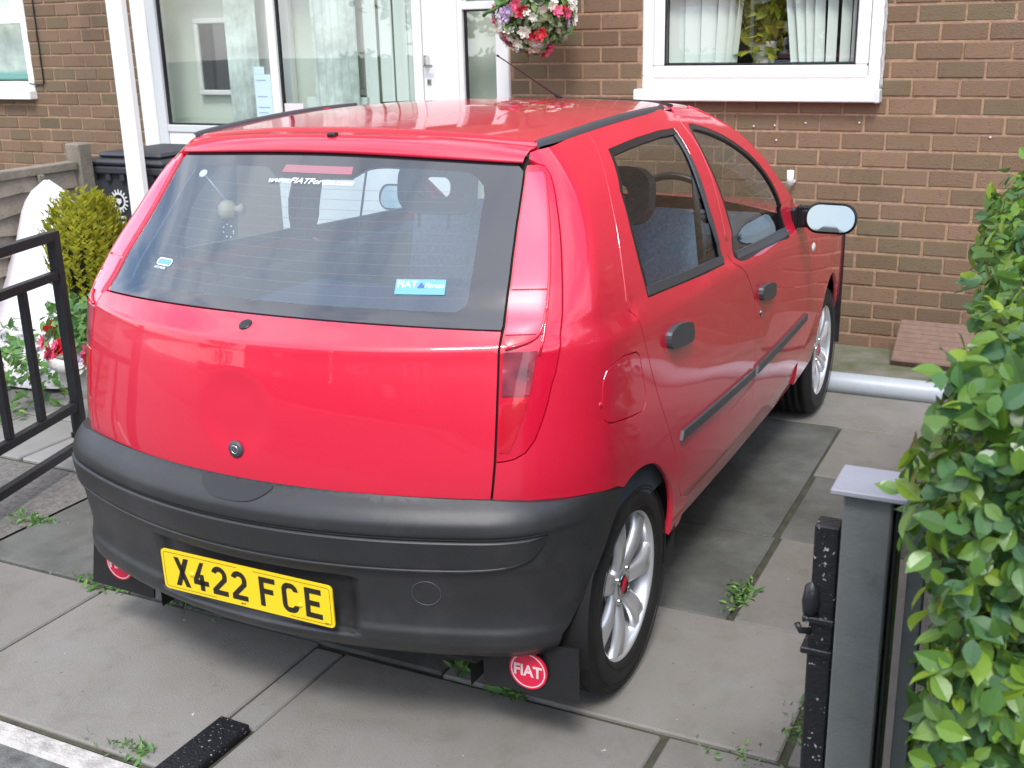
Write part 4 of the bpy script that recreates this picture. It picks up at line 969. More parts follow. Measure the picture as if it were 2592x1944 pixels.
an=MB(); b=Vector((0,1.345,zr(0,1.345)-.002)); tip=b+Vector((-.05,-.43,.172)); an.tube([b,b+(tip-b)*.07,b+(tip-b)*.14],[.013,.008,.005],10); an.tube([b+(tip-b)*.12,tip],[.0028,.0018],6); an.tube([tip-(tip-b)*.02,tip],.0035,8); an.build('aerial',M['black'],C_)
# tail lamps
def off_lines(P,d): return [(u+d,z) for u,z in P]
lo_=[p for p in LAMP]; seam_in=[p for p in SEAM if .785<p[1]<1.40]
lampout=[(.674,1.394)]+[(u,z) for u,z in catmull(lo_,.02,False)]+[(p[0],p[1]) for p in reversed([p for p in SEAM if .79<p[1]<1.385])]
lampout=inset(lampout,.0022)
if area(lampout)<0: lampout=lampout[::-1]
sidepoly=[(p[0],p[1]) for p in catmull(RIDGE,.02,False)]+[(p[0]-.004,p[1]) for p in reversed(LAMP[2:-2])]
def lampS(d): 
    def f(u,z):
        return S(u,z)
    return f
def ribbed(F,pu=.006,a=.0006):
    def f(u,z):
        p=F(u,z); n=a*math.sin(2*PI*u/pu)*math.sin(2*PI*z/pu); return (p[0]+n*.6,p[1]-n*.8,p[2])
    return f
def ulmp(z,t): # between seam and ridge
    a=at_z(SEAM,z)+.006; b=at_z([(.712,1.40)]+RIDGE+[(.515,.78)],z)-.003; return a+(b-a)*t
def band(z0,z1,n=8,t0=0.,t1=1.): 
    zz=[z0+(z1-z0)*i/n for i in range(n+1)]
    return [(ulmp(z,t0),z) for z in zz]+[(ulmp(z,t1),z) for z in reversed(zz)]
for sgn in (1,-1):
    lr=patch('tail_lamp',lampout,S,M['lens_red'],C_,.02,depth=.02,off=.001,sides=(sgn,))[0]
    patch('upper_lens',band(1.139,1.375),S,M['lens_pink'],lr,.018,depth=.004,off=.0045,sides=(sgn,))
    patch('indicator_lens',band(1.052,1.134),S,M['lens_pink'],lr,.018,depth=.004,off=.0050,sides=(sgn,))
    patch('reverse_lens',band(.925,1.020,6,.02,.95),S,M['lens_smoke'],lr,.016,depth=.004,off=.0035,sides=(sgn,))
    patch('fog_lens',band(.800,.908,6,.02,.95),S,M['lens_deep'],lr,.016,depth=.004,off=.0030,sides=(sgn,))
    sw=MB(); 
    sp_=catmull([(.528,1.027),(.545,1.031),(.567,1.036),(.588,1.047),(.602,1.066),(.617,1.10)],.01,False)
    pts=[]
    for u,z in sp_: n=nrm(S,u,z); p=Vector(S(u,z))+n*.003; pts.append((p.x*sgn,p.y,p.z))
    sw.tube(pts,.0045,8); 
    pts=[]
    for u,z in catmull(RIDGE[:9],.02,False): n=nrm(S,u,z); p=Vector(S(u,z))+n*.0015; pts.append((p.x*sgn,p.y,p.z))
    sw.tube(pts,[.0018]+[.0042]*(len(pts)-2)+[.003],8); sw.build('lens_ridge',M['lens_red'],lr)
bk0=[(u-.035,z) for u,z in SEAM]+[(u+.012,z) for u,z in reversed(SEAM)]
patch('seam_backing',bk0,S,M['dark'],C_,.05,depth=0,off=-.016,sides=(1,-1))  # dark sheet added behind the seams so the gaps look shaded
# rear quarter panels
cd_=catmull(DSEAM,.02,False)
ARC=[]
for i in range(25):
    a=math.radians(-32+ (212-(-32))*i/24) ; ARC.append((0,0))
def archline(yc0,r,z0,za,zb,n=24):
    """arch from the rear foot over the top to the front foot, in (u,z)"""
    out=[]
    a0=math.asin(max(-1,min(1,(za-z0)/r))); a1=PI-math.asin(max(-1,min(1,(zb-z0)/r)))
    for i in range(n+1):
        a=(PI-a0)+(( PI-a1)-(PI-a0))*i/n; out.append((yc0+r*math.cos(a)+.85,z0+r*math.sin(a)))
    return out
RA=archline(-.035,.300,.335,.622,.325) # rear
# map: u in the corner zone is not exactly y+.85, correct with a lookup
def u_of_y(y,z):
    if y>=CY: return y+.85
    lo,hi=.2,1.2
    for _ in range(30):
        m=.5*(lo+hi)
        if S(m,z)[1]<y: lo=m
        else: hi=m
    return m
RA=[(u_of_y(u-.85,z),z) for u,z in RA]
btop=[(.491,.690),(.585,.677),(.674,.662),(.76,.640)]
qo=[(SEAM[-1][0],.690)]+btop[1:]+RA+[(1.20,.325),(1.235,.40)]+list(reversed(cd_[:]))[0:]+list(reversed([p for p in RAIL if p[0]<1.01]))+[(SEAM[0][0]+.004,1.421),(.684,1.406)]+[(u,z) for u,z in catmull(lo_,.02,False)]+[(.499,.775)]
quarter=patch('rear_quarter_panel',inset(qo,.0018),S,M['paint'],C_,.026,[inset(FUEL,-.0022)],depth=.018,sides=(1,))[0]
quarter2=patch('rear_quarter_panel',inset(qo,.0018),S,M['paint'],C_,.026,depth=.018,sides=(-1,))[0]
fc=catmull(FUEL,.012); ff_=patch('fuel_flap',inset(fc,.0022),S,M['paint'],quarter,.026,depth=.012)[0]
fh=MB(); p=Vector(S(.712,.866)); n=nrm(S,.712,.866); fh.lathe([(.0,.0),(.008,.0),(.006,.003),(0,.003)],12,Matrix.Translation(p-n*.001)@n.to_track_quat('Z','Y').to_matrix().to_4x4()); fh.build('flap_notch',M['paint'],quarter)
fb_=patch('flap_recess',inset(FUEL,-.006),S,M['dark'],quarter,.04,depth=0,off=-.008)
# doors
DB=.427
rdo=cd_+[(1.4,.422),(1.865,DB-.004)]+list(reversed(catmull(BSEAM,.02,False)))+list(reversed([p for p in RAIL if 1.03<p[0]<1.71]))
FRONT=[(2.66,.990),(2.672,.90),(2.69,.75),(2.69,.60),(2.66,.50),(2.60,.43)]
fdo=catmull(BSEAM,.02,False)+[(2.2,.424)]+list(reversed(FRONT))+list(reversed(ACRV[:-1]))
rwo=catmull(RWIN,.02); fwo=catmull(FWIN,.02)
rwo=dens(RWIN,.02); 
def door(sgn,outline,win,glas_in,handle,lock=None):
    d=patch('door',inset(outline,.0018),S,M['paint'],C_,.03,[win],depth=.016,sides=(sgn,))[0]
    gi=inset(win,.0155); w_=patch('window_seal',inset(win,.0003),S,M['seal'],d,.04,[gi],depth=.012,off=-.001,sides=(sgn,),estep=.02)[0]
    patch('side_window',inset(win,.014),S,M['cglass'],d,.05,depth=0,off=-.007,sides=(sgn,))
    # waist strip
    return d
for sgn in (1,-1):
    rd_=door(sgn,rdo,rwo,None,None)
    patch('pillar_trim',[(1.548,1.045),(1.562,1.045),(1.545,1.20),(1.573,1.395),(1.552,1.395),(1.52,1.25),(1.518,1.15)],S,M['trimgrey'],rd_,.03,depth=.004,off=.001,sides=(sgn,))
    patch('waist_strip',[(.972,1.052),(1.226,1.037),(1.572,1.021),(1.570,1.043),(1.226,1.060),(.970,1.076)],S,M['trimgrey'],rd_,.03,depth=.008,off=.003,sides=(sgn,))
    fd_=door(sgn,fdo,fwo,None,None)
    patch('waist_strip',[(1.71,1.008),(2.011,.993),(2.350,.977),(2.345,1.003),(2.011,1.016),(1.708,1.030)],S,M['trimgrey'],fd_,.03,depth=.008,off=.003,sides=(sgn,))
    for dd,hh,lk in ((rd_,[(1.036,.905),(1.032,.935),(1.050,.946),(1.10,.950),(1.17,.938),(1.192,.928),(1.200,.900),(1.190,.882),(1.13,.884),(1.06,.893)],None),(fd_,[(1.903,.842),(1.900,.870),(1.92,.879),(2.0,.874),(2.06,.862),(2.076,.850),(2.070,.822),(2.04,.815),(1.95,.825)],(1.932,.785))):
        hc=catmull(hh,.01)
        patch('handle_recess',inset(hc,-.016),S,M['paint'],dd,.02,depth=0,off=.0008,sides=(sgn,))
        patch('door_handle',hc,S,M['trimgrey'],dd,.02,depth=.020,off=.017,sides=(sgn,),estep=.008)
        if lk:
            p=Vector(S(*lk)); n=nrm(S,*lk); l_=MB(); T=Matrix.Translation((p.x*sgn,p.y,p.z))@Vector((n.x*sgn,n.y,n.z)).to_track_quat('Z','Y').to_matrix().to_4x4(); l_.lathe([(0,.004),(.011,.004),(.013,0)],16,T); l_.build('door_lock',M['chrome'],dd)
    # side moulding, two lengths
    for dd,a,b,za,zb in ((rd_,1.125,1.850,.626,.604),(fd_,1.882,2.655,.603,.604)):
        n_=20; top=[(a+(b-a)*i/n_+(.012 if i==0 else 0),za+(zb-za)*i/n_+.0125) for i in range(n_+1)]; bot=[(a+(b-a)*i/n_,za+(zb-za)*i/n_-.0125) for i in range(n_+1)]
        patch('side_moulding',bot+list(reversed(top)),S,M['trimgrey'],dd,.03,depth=.012,off=.010,sides=(sgn,),estep=.03)
# sills, wings
def SS(u,z): 
    p=S(u,z); return (p[0]-.006-.10*max(0,.42-z)**1.3*1.6,p[1],p[2])
si=[(1.215,.325),(2.62,.315),(2.60,.418),(1.19,.418)]
patch('sill',si,SS,M['paint'],C_,.04,depth=.02,sides=(1,-1))
FA=[(u,z) for u,z in archline(2.445,.330,.315,.34,.42)]
def zbon(x,y): return herm([(1.7,1.02),(2.0,1.005),(2.3,.985),(2.6,.945),(2.85,.890),(3.05,.815),(3.16,.72),(3.2,.64)],y)-.045*(abs(x)/.72)**2.6
wt=[(2.675+.5*i/10,zbon(.76,1.83+.5*i/10)-.005) for i in range(11)]
wing=[(2.672,.90),(2.69,.75),(2.69,.60),(2.66,.50),(2.60,.43)]+[(2.62,.33)]+list(FA)+[(3.70,.42),(3.85,.42),(3.85,.66),(3.8,.80)]+[(3.62,.868),(3.45,.902),(3.2,.938),(2.9,.955),(2.678,.985)]
patch('front_wing',inset(wing,.0015),S,M['paint'],C_,.035,depth=.016,sides=(1,-1))
for sgn in (1,-1):
    l_=MB(); p=Vector(S(2.772,.858)); n=nrm(S,2.772,.858); T=Matrix.Translation((p.x*sgn,p.y,p.z))@Vector((n.x*sgn,n.y,n.z)).to_track_quat('Z','Y').to_matrix().to_4x4(); l_.lathe([(0,.007),(.012,.006),(.018,0)],16,T@Matrix.Diagonal((1.6,1,1,1))); l_.build('side_repeater',mat('repeater_clear',(.75,.75,.7),.15,coat=1),C_)
def bon(i,j):
    k=-1+2*i; y=1.86+1.32*j; xs=side(min(y,2.6),.93)-.012-.30*max(0,(y-2.75))**1.8*2; x=k*xs; 
    yy=y+.38*(1-abs(k)**2.2)*(1-j)*.9-.12*abs(k)**2*j; return Vector((x,yy,zbon(x,yy)))
grid('bonnet',bon,30,30,M['paint'],C_)
def nose(i,j):
    k=-1+2*i; z=.22+(.80-.22)*j; xs=.765; a=abs(k); x=xs*k; y=3.20-.02*abs(j-.5)-.36*a**2.6-.12*max(0,j-.75)*2; 
    if a>.985: y=2.88
    return Vector((x,y,z))
grid('front_bumper',nose,36,12,M['bumper'],C_,flip=True)
# windscreen
AC=[Vector(S(u,z)) for u,z in catmull(ACRV,.05,False)]
def ws(i,j):
    k=-1+2*i; t=j*(len(AC)-1); q=min(len(AC)-2,int(t)); f=t-q; p=AC[q].lerp(AC[q+1],f); h=(p.z-.99)/(1.464-.99); yc_=1.385+(2.20-1.385)*(1-h); zc_=1.452+(.985-1.452)*(1-h)+.02*math.sin(PI*(1-h))
    b=1-abs(k)**2.4; return Vector((p.x*k,p.y+(yc_-p.y)*b,p.z+(zc_-p.z)*b-.002))
grid('windscreen',ws,24,20,M['cglass'],C_)
wf=MB(); wf.tube([(p.x-.012,p.y+.006,p.z+.001) for p in AC[3:]],.007,8); wf.tube([(-p.x+.012,p.y+.006,p.z+.001) for p in AC[3:]],.007,8); wf.build('windscreen_pillar',M['paint'],C_)
wp=MB(); 
for s_ in (0,): wp.tube([ws(.5+.02*i,.0)+Vector((0,.01,-.006)) for i in range(-24,25)],.012,6)
wp.build('windscreen_header',M['dark'],C_)
# bumper
be=[(.76,.637),(.803,.622)]
bo=[( -.49+.98*i/24,.694+.009*(1-(abs(-.49+.98*i/24)/.49)**2)) for i in range(25)]
right=[(.585,.680),(.674,.664),(.74,.648),(.792,.628),(.775,.60),(.735,.56),(.690,.50),(.655,.43),(.622,.37),(.604,.345),(.598,.31),(.585,.285)]
bot=[(.585-1.17*i/30,.280) for i in range(31)]
outl=bo+right+bot[1:-1]+mir(right)
bp=patch('rear_bumper',outl,SB,M['bumper'],C_,.024,depth=.03,zstep=.006,estep=.010,align=True)[0]
BTL=[(0,.703),(.49,.694),(.585,.680),(.674,.664),(.74,.648),(.79,.630)]
def topledge(i,j):
    u=-.76+1.52*i; z=herm(BTL,abs(u))-.0015; a=Vector(SB(u,z)); b=Vector(S(u,z)); n=nrm(S,u,z); return a.lerp(b-n*.02+Vector((0,0,-.002)),j)
# raised rubbing strip across the bumper with a pale lower lip
stp=[(-.576+1.152*i/40,.6115) for i in range(41)]
stl=catmull([(.576,.6115),(.572,.596),(.560,.578),(.535,.558),(.50,.545),(.45,.538),(.38,.535),(.2,.532),(0,.531),(-.2,.532),(-.38,.535),(-.45,.538),(-.50,.545),(-.535,.558),(-.560,.578),(-.572,.596),(-.576,.6115)],.015,False)
def SBS(u,z):
    t=(z-.531)/(.6115-.531); n=Vector(SB(u,z)); p=nrm(SB,u,z,.006); d=.010*max(0.,min(1.,t))**.6*(1-sst(.54,.576,abs(u)))+.001; return tuple(n+p*d)
rs=patch('rubbing_strip',stp+stl[1:-1],SBS,M['bumper'],bp,.024,depth=.010,zstep=.006,estep=.008,align=True)[0]
lt=MB(); pts=[]
for u,z in stl[2:-2]: n=nrm(SB,u,z,.006); pts.append(Vector(SB(u,z))+n*.0012+Vector((0,0,-.0025)))
lt.tube(pts,[.002]+[.0048]*(len(pts)-2)+[.002],8); lt.build('strip_lip',M['bumper'],bp)
lt=MB(); pts=[]
for u,z in stp: n=nrm(SB,u,z,.006); pts.append(Vector(SB(u,z+.0030))+n*.0006)
lt.tube(pts,.0030,6); lt.build('groove_shade',M['dark'],bp)  # dark tube painting the shade of the gap above the strip
grid('bumper_ledge',topledge,60,1,M['bumper'],bp)
# notch under the tailgate lock, its shade laid on as a black sheet
nt_=MB(); V=[];F=[]
for i in range(17):
    t=-1+2*i/16; u=.083*t*1.0; z=.7005-.030*(1-abs(t)**3); n=nrm(SB,u,.66); a=Vector(SB(u,.7)); b=Vector(SB(u,max(.640,z-.008))); V+=[tuple(a+Vector((0,-.004,.0))),tuple(b+Vector((0,-.0035,0)))]
for i in range(16): F.append((2*i,2*i+1,2*i+3,2*i+2))
nt_.add(V,F,True); nt_.build('notch_shade',M['black'],bp)
# number plate
ang=math.atan2(.603-.590,.129)*.6
PC=Vector((0,-.613,.421)); px_=Vector((1,0,0)); pz_=Vector((0,-.02,1)).normalized(); pn_=px_.cross(pz_)
PM=frame_m(PC,px_,pz_,pn_)
def rrect(w_,h_,r,n=5):
    out=[]
    for cx,cy,a0 in ((w_/2-r,h_/2-r,0),(-w_/2+r,h_/2-r,PI/2),(-w_/2+r,-h_/2+r,PI),(w_/2-r,-h_/2+r,1.5*PI)):
        for i in range(n+1): a=a0+PI/2*i/n; out.append((cx+r*math.cos(a),cy+r*math.sin(a)))
    return out
pb=MB(); pb.prism(rrect(.520,.111,.012),-.002,.002,PM); plate=pb.build('number_plate',M['yellow'],C_)
def frameline(mb,w_,h_,r,t,z,Mx,keep=None):
    a=rrect(w_,h_,r,6); b=rrect(w_-2*t,h_-2*t,r-t,6); n=len(a)
    for i in range(n):
        j=(i+1)%n
        # split long runs so gaps can be left
        L=math.dist(a[i],a[j]); k=max(1,int(L/.01))
        for q in range(k):
            t0,t1=q/k,(q+1)/k; P=[(a[i][0]+(a[j][0]-a[i][0])*t0,a[i][1]+(a[j][1]-a[i][1])*t0),(a[i][0]+(a[j][0]-a[i][0])*t1,a[i][1]+(a[j][1]-a[i][1])*t1),(b[i][0]+(b[j][0]-b[i][0])*t1,b[i][1]+(b[j][1]-b[i][1])*t1),(b[i][0]+(b[j][0]-b[i][0])*t0,b[i][1]+(b[j][1]-b[i][1])*t0)]
            if keep and not keep((P[0][0]+P[2][0])/2,(P[0][1]+P[2][1])/2): continue
            mb.add([Mx@Vector((x,y,z)) for x,y in P],[(0,1,2,3)])
fl=MB(); frameline(fl,.506,.098,.009,.0012,.0024,PM,lambda x,y:not(y<0 and -.09<x<.13) and not (y>.04 and -.02<x<.03)); fl.build('plate_border',M['ink'],plate)
def plate_char(ch,cx,wd=.048):
    t=.0142; h=.079; w_=wd; mb=MB()
    def bar(x0,y0,x1,y1): mb.add([PM@Vector((cx+x,y,.0028)) for x,y in ((x0,y0),(x1,y0),(x1,y1),(x0,y1))],[(0,1,2,3)])
    def quad(*P): mb.add([PM@Vector((cx+x,y,.0028)) for x,y in P],[tuple(range(len(P)))])
    W,Hh=w_/2,h/2
    def arc(cx_,cy_,ro,ri,a0,a1,n=12):
        for i in range(n):
            a,b=math.radians(a0+(a1-a0)*i/n),math.radians(a0+(a1-a0)*(i+1)/n)
            quad((cx_+ri*math.cos(a),cy_+ri*math.sin(a)),(cx_+ro*math.cos(a),cy_+ro*math.sin(a)),(cx_+ro*math.cos(b),cy_+ro*math.sin(b)),(cx_+ri*math.cos(b),cy_+ri*math.sin(b)))
    if ch=='X': quad((-W,Hh),(-W+t*1.1,Hh),(W,-Hh),(W-t*1.1,-Hh)); quad((W-t*1.1,Hh),(W,Hh),(-W+t*1.1,-Hh),(-W,-Hh))
    if ch=='F': bar(-W,-Hh,-W+t,Hh); bar(-W+t,Hh-t,W,Hh); bar(-W+t,-t*.35,W-.007,t*.65)
    if ch=='E': bar(-W,-Hh,-W+t,Hh); bar(-W+t,Hh-t,W,Hh); bar(-W+t,-t*.5,W-.006,t*.5); bar(-W+t,-Hh,W,-Hh+t)
    if ch=='C':
        r=.021; ri=r-t
        bar(-W,-Hh+r,-W+t,Hh-r); arc(-W+r,Hh-r,r,ri,90,180); arc(-W+r,-Hh+r,r,ri,180,270); bar(-W+r,Hh-t,W-r,Hh); bar(-W+r,-Hh,W-r,-Hh+t); arc(W-r,Hh-r,r,ri,0,90); arc(W-r,-Hh+r,r,ri,270,360)
    if ch=='2':
        r=W; ri=r-t; arc(0,Hh-r,r,ri,0,165); quad((W,Hh-r),(W-t,Hh-r),(W-t-.001,Hh-r-.008),(W-.001,Hh-r-.012)); quad((W-.001,Hh-r-.012),(W-t-.001,Hh-r-.008),(-W,-Hh+t),(-W+t*1.25,-Hh+t)); bar(-W,-Hh,W,-Hh+t)
    if ch=='4':
        bar(W-.018-t+.004,-Hh,W-.018+.004,-Hh+.045); bar(-W,-Hh+.015,W,-Hh+.015+t); quad((-W,-Hh+.015+t),(-W+t*1.1,-Hh+.015+t),(W-.010,Hh),(W-.022,Hh)); 
    mb.build('plate_character',M['ink'],plate)
for ch,x in zip('X422FCE',(-.196,-.137,-.077,-.016,.070,.137,.204)): plate_char(ch,x)
for x,y in ((-.166,.0),(.165,-.013)):
    s_=MB(); s_.lathe([(0,.006),(.005,.0055),(.0075,.002)],14,PM@Matrix.Translation((x,y,0))); s_.build('screw_cap',M['yellow'],plate)
tm=textmesh('BCW',.014,.004); link('plate_print',tm,M['ink'],plate,PM@Matrix.Translation((-.008,-.0475,.0026)))
tm=textmesh('AUI',.010,.003); link('plate_print',tm,M['ink'],plate,PM@Matrix.Translation((.238,-.046,.0026)))
# tow cover ring on the bumper
tc_=MB(); pts=[]
for i in range(29):
    a=2*PI*i/28; u=.371+.026*math.cos(a); z=.465+.033*math.sin(a); n=nrm(SB,u,z,.006); pts.append(Vector(SB(u,z))+n*.0002)
tc_.tube(pts,.0016,6,False); tc_.build('towing_cover',M['trimgrey'],bp)
# badge plug, lock
p=Vector(S(0,1.057)); n=nrm(S,0,1.057); T=Matrix.Translation(p)@n.to_track_quat('Z','Y').to_matrix().to_4x4(); k_=MB(); k_.lathe([(0,.004),(.012,.004),(.017,.0015),(.017,-.002)],20,T); k_.build('wiper_plug',M['black'],tg)
p=Vector(S(0,.773)); n=nrm(S,0,.773); T=Matrix.Translation(p)@n.to_track_quat('Z','Y').to_matrix().to_4x4(); k_=MB(); k_.lathe([(0,.006),(.016,.006),(.021,.002),(.021,-.002)],24,T); lk_=k_.build('tailgate_lock',M['trimgrey'],tg)
k_=MB(); k_.lathe([(.0085,.0062),(.0095,.0075),(.0105,.0062)],20,T); k_.box((-.0012,-.005,.0062),(.0012,.005,.007),T); k_.build('key_slot',M['chrome'],lk_)
# high level brake lamp behind the glass
bl=MB(); a,b=Vector(S(-.150,1.384)),Vector(S(.140,1.384)); 
V=[];F=[]
for i in range(13):
    u=-.155+.295*i/12
    for z in (1.371,1.388): n=nrm(S,u,z); V.append(Vector(S(u,z))-n*.0035)
F=[(2*i,2*i+2,2*i+3,2*i+1) for i in range(12)]
bl.add(V,F,True); bl.build('brake_lamp',mat('brake_lamp_dull_red',(.30,.10,.13),.35,coat=1),gf)
# stickers inside the rear glass
def on_glass(u,z,off=.0005,F=S):
    n=nrm(F,u,z); p=Vector(F(u,z))+n*(off-.004); tx=(Vector(F(u+.004,z))-Vector(F(u-.004,z))).normalized(); ty=n.cross(tx); return frame_m(p,tx,ty,n)
sm_=on_glass(.379,1.146,.0008); q=MB(); q.prism(rrect(.118,.040,.001),-.0002,.0002,sm_); stk=q.build('window_sticker',M['sticker'],gf)
link('sticker_lettering',textmesh('FIAT',.047,.0165,.0002,.012),M['stickw'],stk,sm_@Matrix.Translation((-.031,.007,.0005)))
link('sticker_lettering',textmesh('Forum',.046,.0125,.0002,.006,.35),M['stickw'],stk,sm_@Matrix.Translation((.033,.004,.0006)))
q=MB(); q.add([sm_@Vector(v) for v in ((-.008,-.0035,.0004),(.013,-.0035,.0004),(.009,.003,.0004),(.001,.012,.0004))],[(0,1,2,3)]); q.build('sticker_mark',M['stickb'],stk)
wm_=on_glass(-.012,1.3535,.0008); link('web_address_lettering',textmesh('www.FIATForum.com',.258,.0165,.0002,.014,.3),M['stickw'],gf,wm_)
ls=on_glass(-.376,1.152,.0008); q=MB(); frameline(q,.066,.022,.010,.0035,.0003,ls); q.build('club_sticker',M['stickw'],gf)
q=MB(); q.prism(rrect(.056,.013,.004),-.0002,.0001,ls); q.build('sticker_fill',M['sticker'],gf)
link('sticker_lettering',textmesh('AUTOTRADER',.050,.007,.0002,.0),M['stickw'],gf,ls@Matrix.Translation((-.006,-.018,.0004)))
# hanging toy on a sucker
ty=MB(); a=Vector(S(-.515,1.352))+Vector((.0,.012,-.002)); ty.lathe([(0,.004),(.010,.002),(.013,0),(.010,-.002),(0,-.003)],14,Matrix.Translation(a)@Matrix.Rotation(.8,4,'X')); ty.build('suction_cup',M['stickw'],gf)
ty=MB(); b=a+Vector((.02,.06,-.085)); ty.tube([a,b],.0012,4); ty.tube([a+Vector((.003,0,0)),b+Vector((.004,0,0))],.0012,4); ty.build('cord',M['stickw'],gf)
ty=MB(); ty.lathe([(0,.030),(.015,.027),(.026,.012),(.028,-.004),(.022,-.020),(.010,-.028),(0,-.030)],20,Matrix.Translation(b+Vector((0,0,-.024)))); ty.lathe([(0,.0),(.009,.0),(.011,.02),(.016,.032),(0,.034)],12,Matrix.Translation(b+Vector((.020,0,-.020)))@Matrix.Rotation(PI/2-.1,4,'Y')); ty.build('toy_fish',mat('tan_toy_fabric',(.42,.34,.20),.8),gf)
ty=MB(); rr_=random.Random(3)
for i in range(3): ty.lathe([(0,.003),(.003,0),(0,-.003)],8,Matrix.Translation(b+Vector((-.014,-.026,-.012-.013*i))))
ty.build('toy_spots',M['black'],gf)
ty=MB()
for i in range(8): ty.lathe([(0,.003),(.003,0),(0,-.003)],8,Matrix.Translation(b+Vector((.018*math.cos(i*.85)+.004,-.01,-.078+.018*math.sin(i*.85)))))
ty.build('beads',M['stickw'],gf)
# mud flaps
for sgn in (1,-1):
    q=MB(); V=[(.528,-.385,.29),(.775,-.365,.30),(.782,-.385,.165),(.535,-.395,.165)]; nn=Vector((0,-1,0)); 
    q.add([(x*sgn,y,z) for x,y,z in V]+[(x*sgn,y+.006,z) for x,y,z in V],[(0,1,2,3),(7,6,5,4),(0,4,5,1),(1,5,6,2),(2,6,7,3),(3,7,4,0)]); mf=q.build('mud_flap',M['black'],C_)
    MFm=frame_m(Vector((.655*sgn,-.3925,.2285 if sgn>0 else .250)),Vector((1,0,0)),Vector((0,0,1)),Vector((0,-1,0)))
    q=MB(); q.lathe([(0,.0012),(.050,.0012)],40,MFm); q.lathe([(.050,.0012),(.0505,-.003)],40,MFm); lg=q.build('round_emblem',M['logo_red'],mf)
    q=MB(); q.lathe([(.0425,.0018),(.0455,.0018)],40,MFm); q.build('emblem_ring',M['logo_w'],lg)
    link('emblem_lettering',textmesh('FIAT',.074,.031,.0004,.028),M['logo_w'],lg,MFm@Matrix.Translation((0,0,.002)))
# ================================================================ wheels
def tyre_mesh():
    R=.291; prof=[(.198,-.085),(.205,-.092),(.222,-.0965),(.245,-.0975),(.265,-.094),(.279,-.084),(.287,-.074)]
    tread=[]
    for c in (-.048,-.016,.016,.048): 
        tread+=[(R-.001,c-.006),(R-.008,c-.0045),(R-.008,c+.0045),(R-.001,c+.006)]
    prof=prof+tread+[(r,-h) for r,h in reversed(prof[:7])]
    mb=MB(); mb.lathe(prof,96); 
    # sidewall ribs and lettering band
    for r in (.216,.262,.270): mb.lathe([(r-.0012,.0975),(r,.0992),(r+.0012,.0975)],96)
    return mb.mesh('tyre')
def rim_mesh():
    mb=MB(); mb.lathe([(.2065,.078),(.2055,.086),(.200,.0885),(.196,.086),(.193,.070),(.188,.050),(.186,.0),(.186,-.075),(.2,-.085)],72)
    return mb.mesh('rim')
def spokes_mesh():
    mb=MB(); n=7
    for k in range(n):
        a=2*PI*k/n+PI/2+.10; ca,sa=math.cos(a),math.sin(a); rows=[]
        for i in range(11):
            t=i/10; r=.040+.152*t; hw=.0200+.0135*t**1.4+(.010*(t-.85)/.15 if t>.85 else 0); zc_=.064+.020*math.sin(PI*t*.75)-.0*t; dz=.006+.002*t
            rows.append([(r,-hw,zc_-.020),(r,-hw,zc_-dz*.4),(r,-hw*.45,zc_+dz*.4),(r,0,zc_-.001),(r,hw*.45,zc_+dz*.4),(r,hw,zc_-dz*.4),(r,hw,zc_-.020)])
        V=[(x*ca-y*sa,x*sa+y*ca,z) for row in rows for x,y,z in row]; F=[]
        for i in range(10):
            for q in range(6): F.append((i*7+q,(i+1)*7+q,(i+1)*7+q+1,i*7+q+1))
        mb.add(V,F,True)
    mb.lathe([(0,.066),(.030,.068),(.036,.072),(.052,.071),(.062,.062),(.064,.045)],40)
    return mb.mesh('spokes')
tym=tyre_mesh(); tym.materials.append(M['rubber']); rmm=rim_mesh(); rmm.materials.append(M['alloy']); spm=spokes_mesh(); spm.materials.append(M['alloy'])
bmb=MB(); 
bkm=MB(); bkm.lathe([(0,-.02),(.12,-.02),(.125,-.03),(.182,-.04)],40); bkme=bkm.mesh('brake_drum'); bkme.materials.append(M['dark'])
cpm=MB(); cpm.lathe([(0,.0775),(.022,.0765),(.0265,.072)],28); cpme=cpm.mesh('centre_cap'); cpme.materials.append(M['logo_red'])
crm=MB(); crm.lathe([(.0255,.072),(.0275,.0785),(.0295,.072)],28); crme=crm.mesh('cap_ring'); crme.materials.append(M['chrome'])
btm=MB(); btm.lathe([(0,.012),(.006,.012),(.0085,.009),(.0085,0)],12); btme=btm.mesh('wheel_bolt'); btme.materials.append(M['chrome'])
vlm=MB(); vlm.tube([(.176,.0,.055),(.160,.0,.075)],.0045,8); vlme=vlm.mesh('valve'); vlme.materials.append(M['black'])
for sx,yw,rot in ((1,0,.12),(1,2.46,.4),(-1,0,.9),(-1,2.46,.2)):
    wh=bpy.data.objects.new('wheel',None); COL.objects.link(wh); wh.parent=C_; xc=.676 if sx>0 else -.676
    wh.matrix_local=frame_m(Vector((xc,yw,.290)),Vector((0,sx,0)),Vector((0,0,1)),Vector((sx,0,0)))@Matrix.Rotation(rot,4,'Z')
    for nm,me in (('tyre',tym),('rim',rmm),('spokes',spm),('centre_cap',cpme),('cap_ring',crme),('brake_drum',bkme),('valve',vlme)):
        o=bpy.data.objects.new(nm,me); COL.objects.link(o); o.parent=wh
        if nm=='valve': o.matrix_local=Matrix.Rotation(-2.0,4,'Z')
    for k in range(4):
        o=bpy.data.objects.new('wheel_bolt',btme); COL.objects.link(o); o.parent=wh; a=PI/4+k*PI/2; o.location=(.046*math.cos(a),.046*math.sin(a),.066)
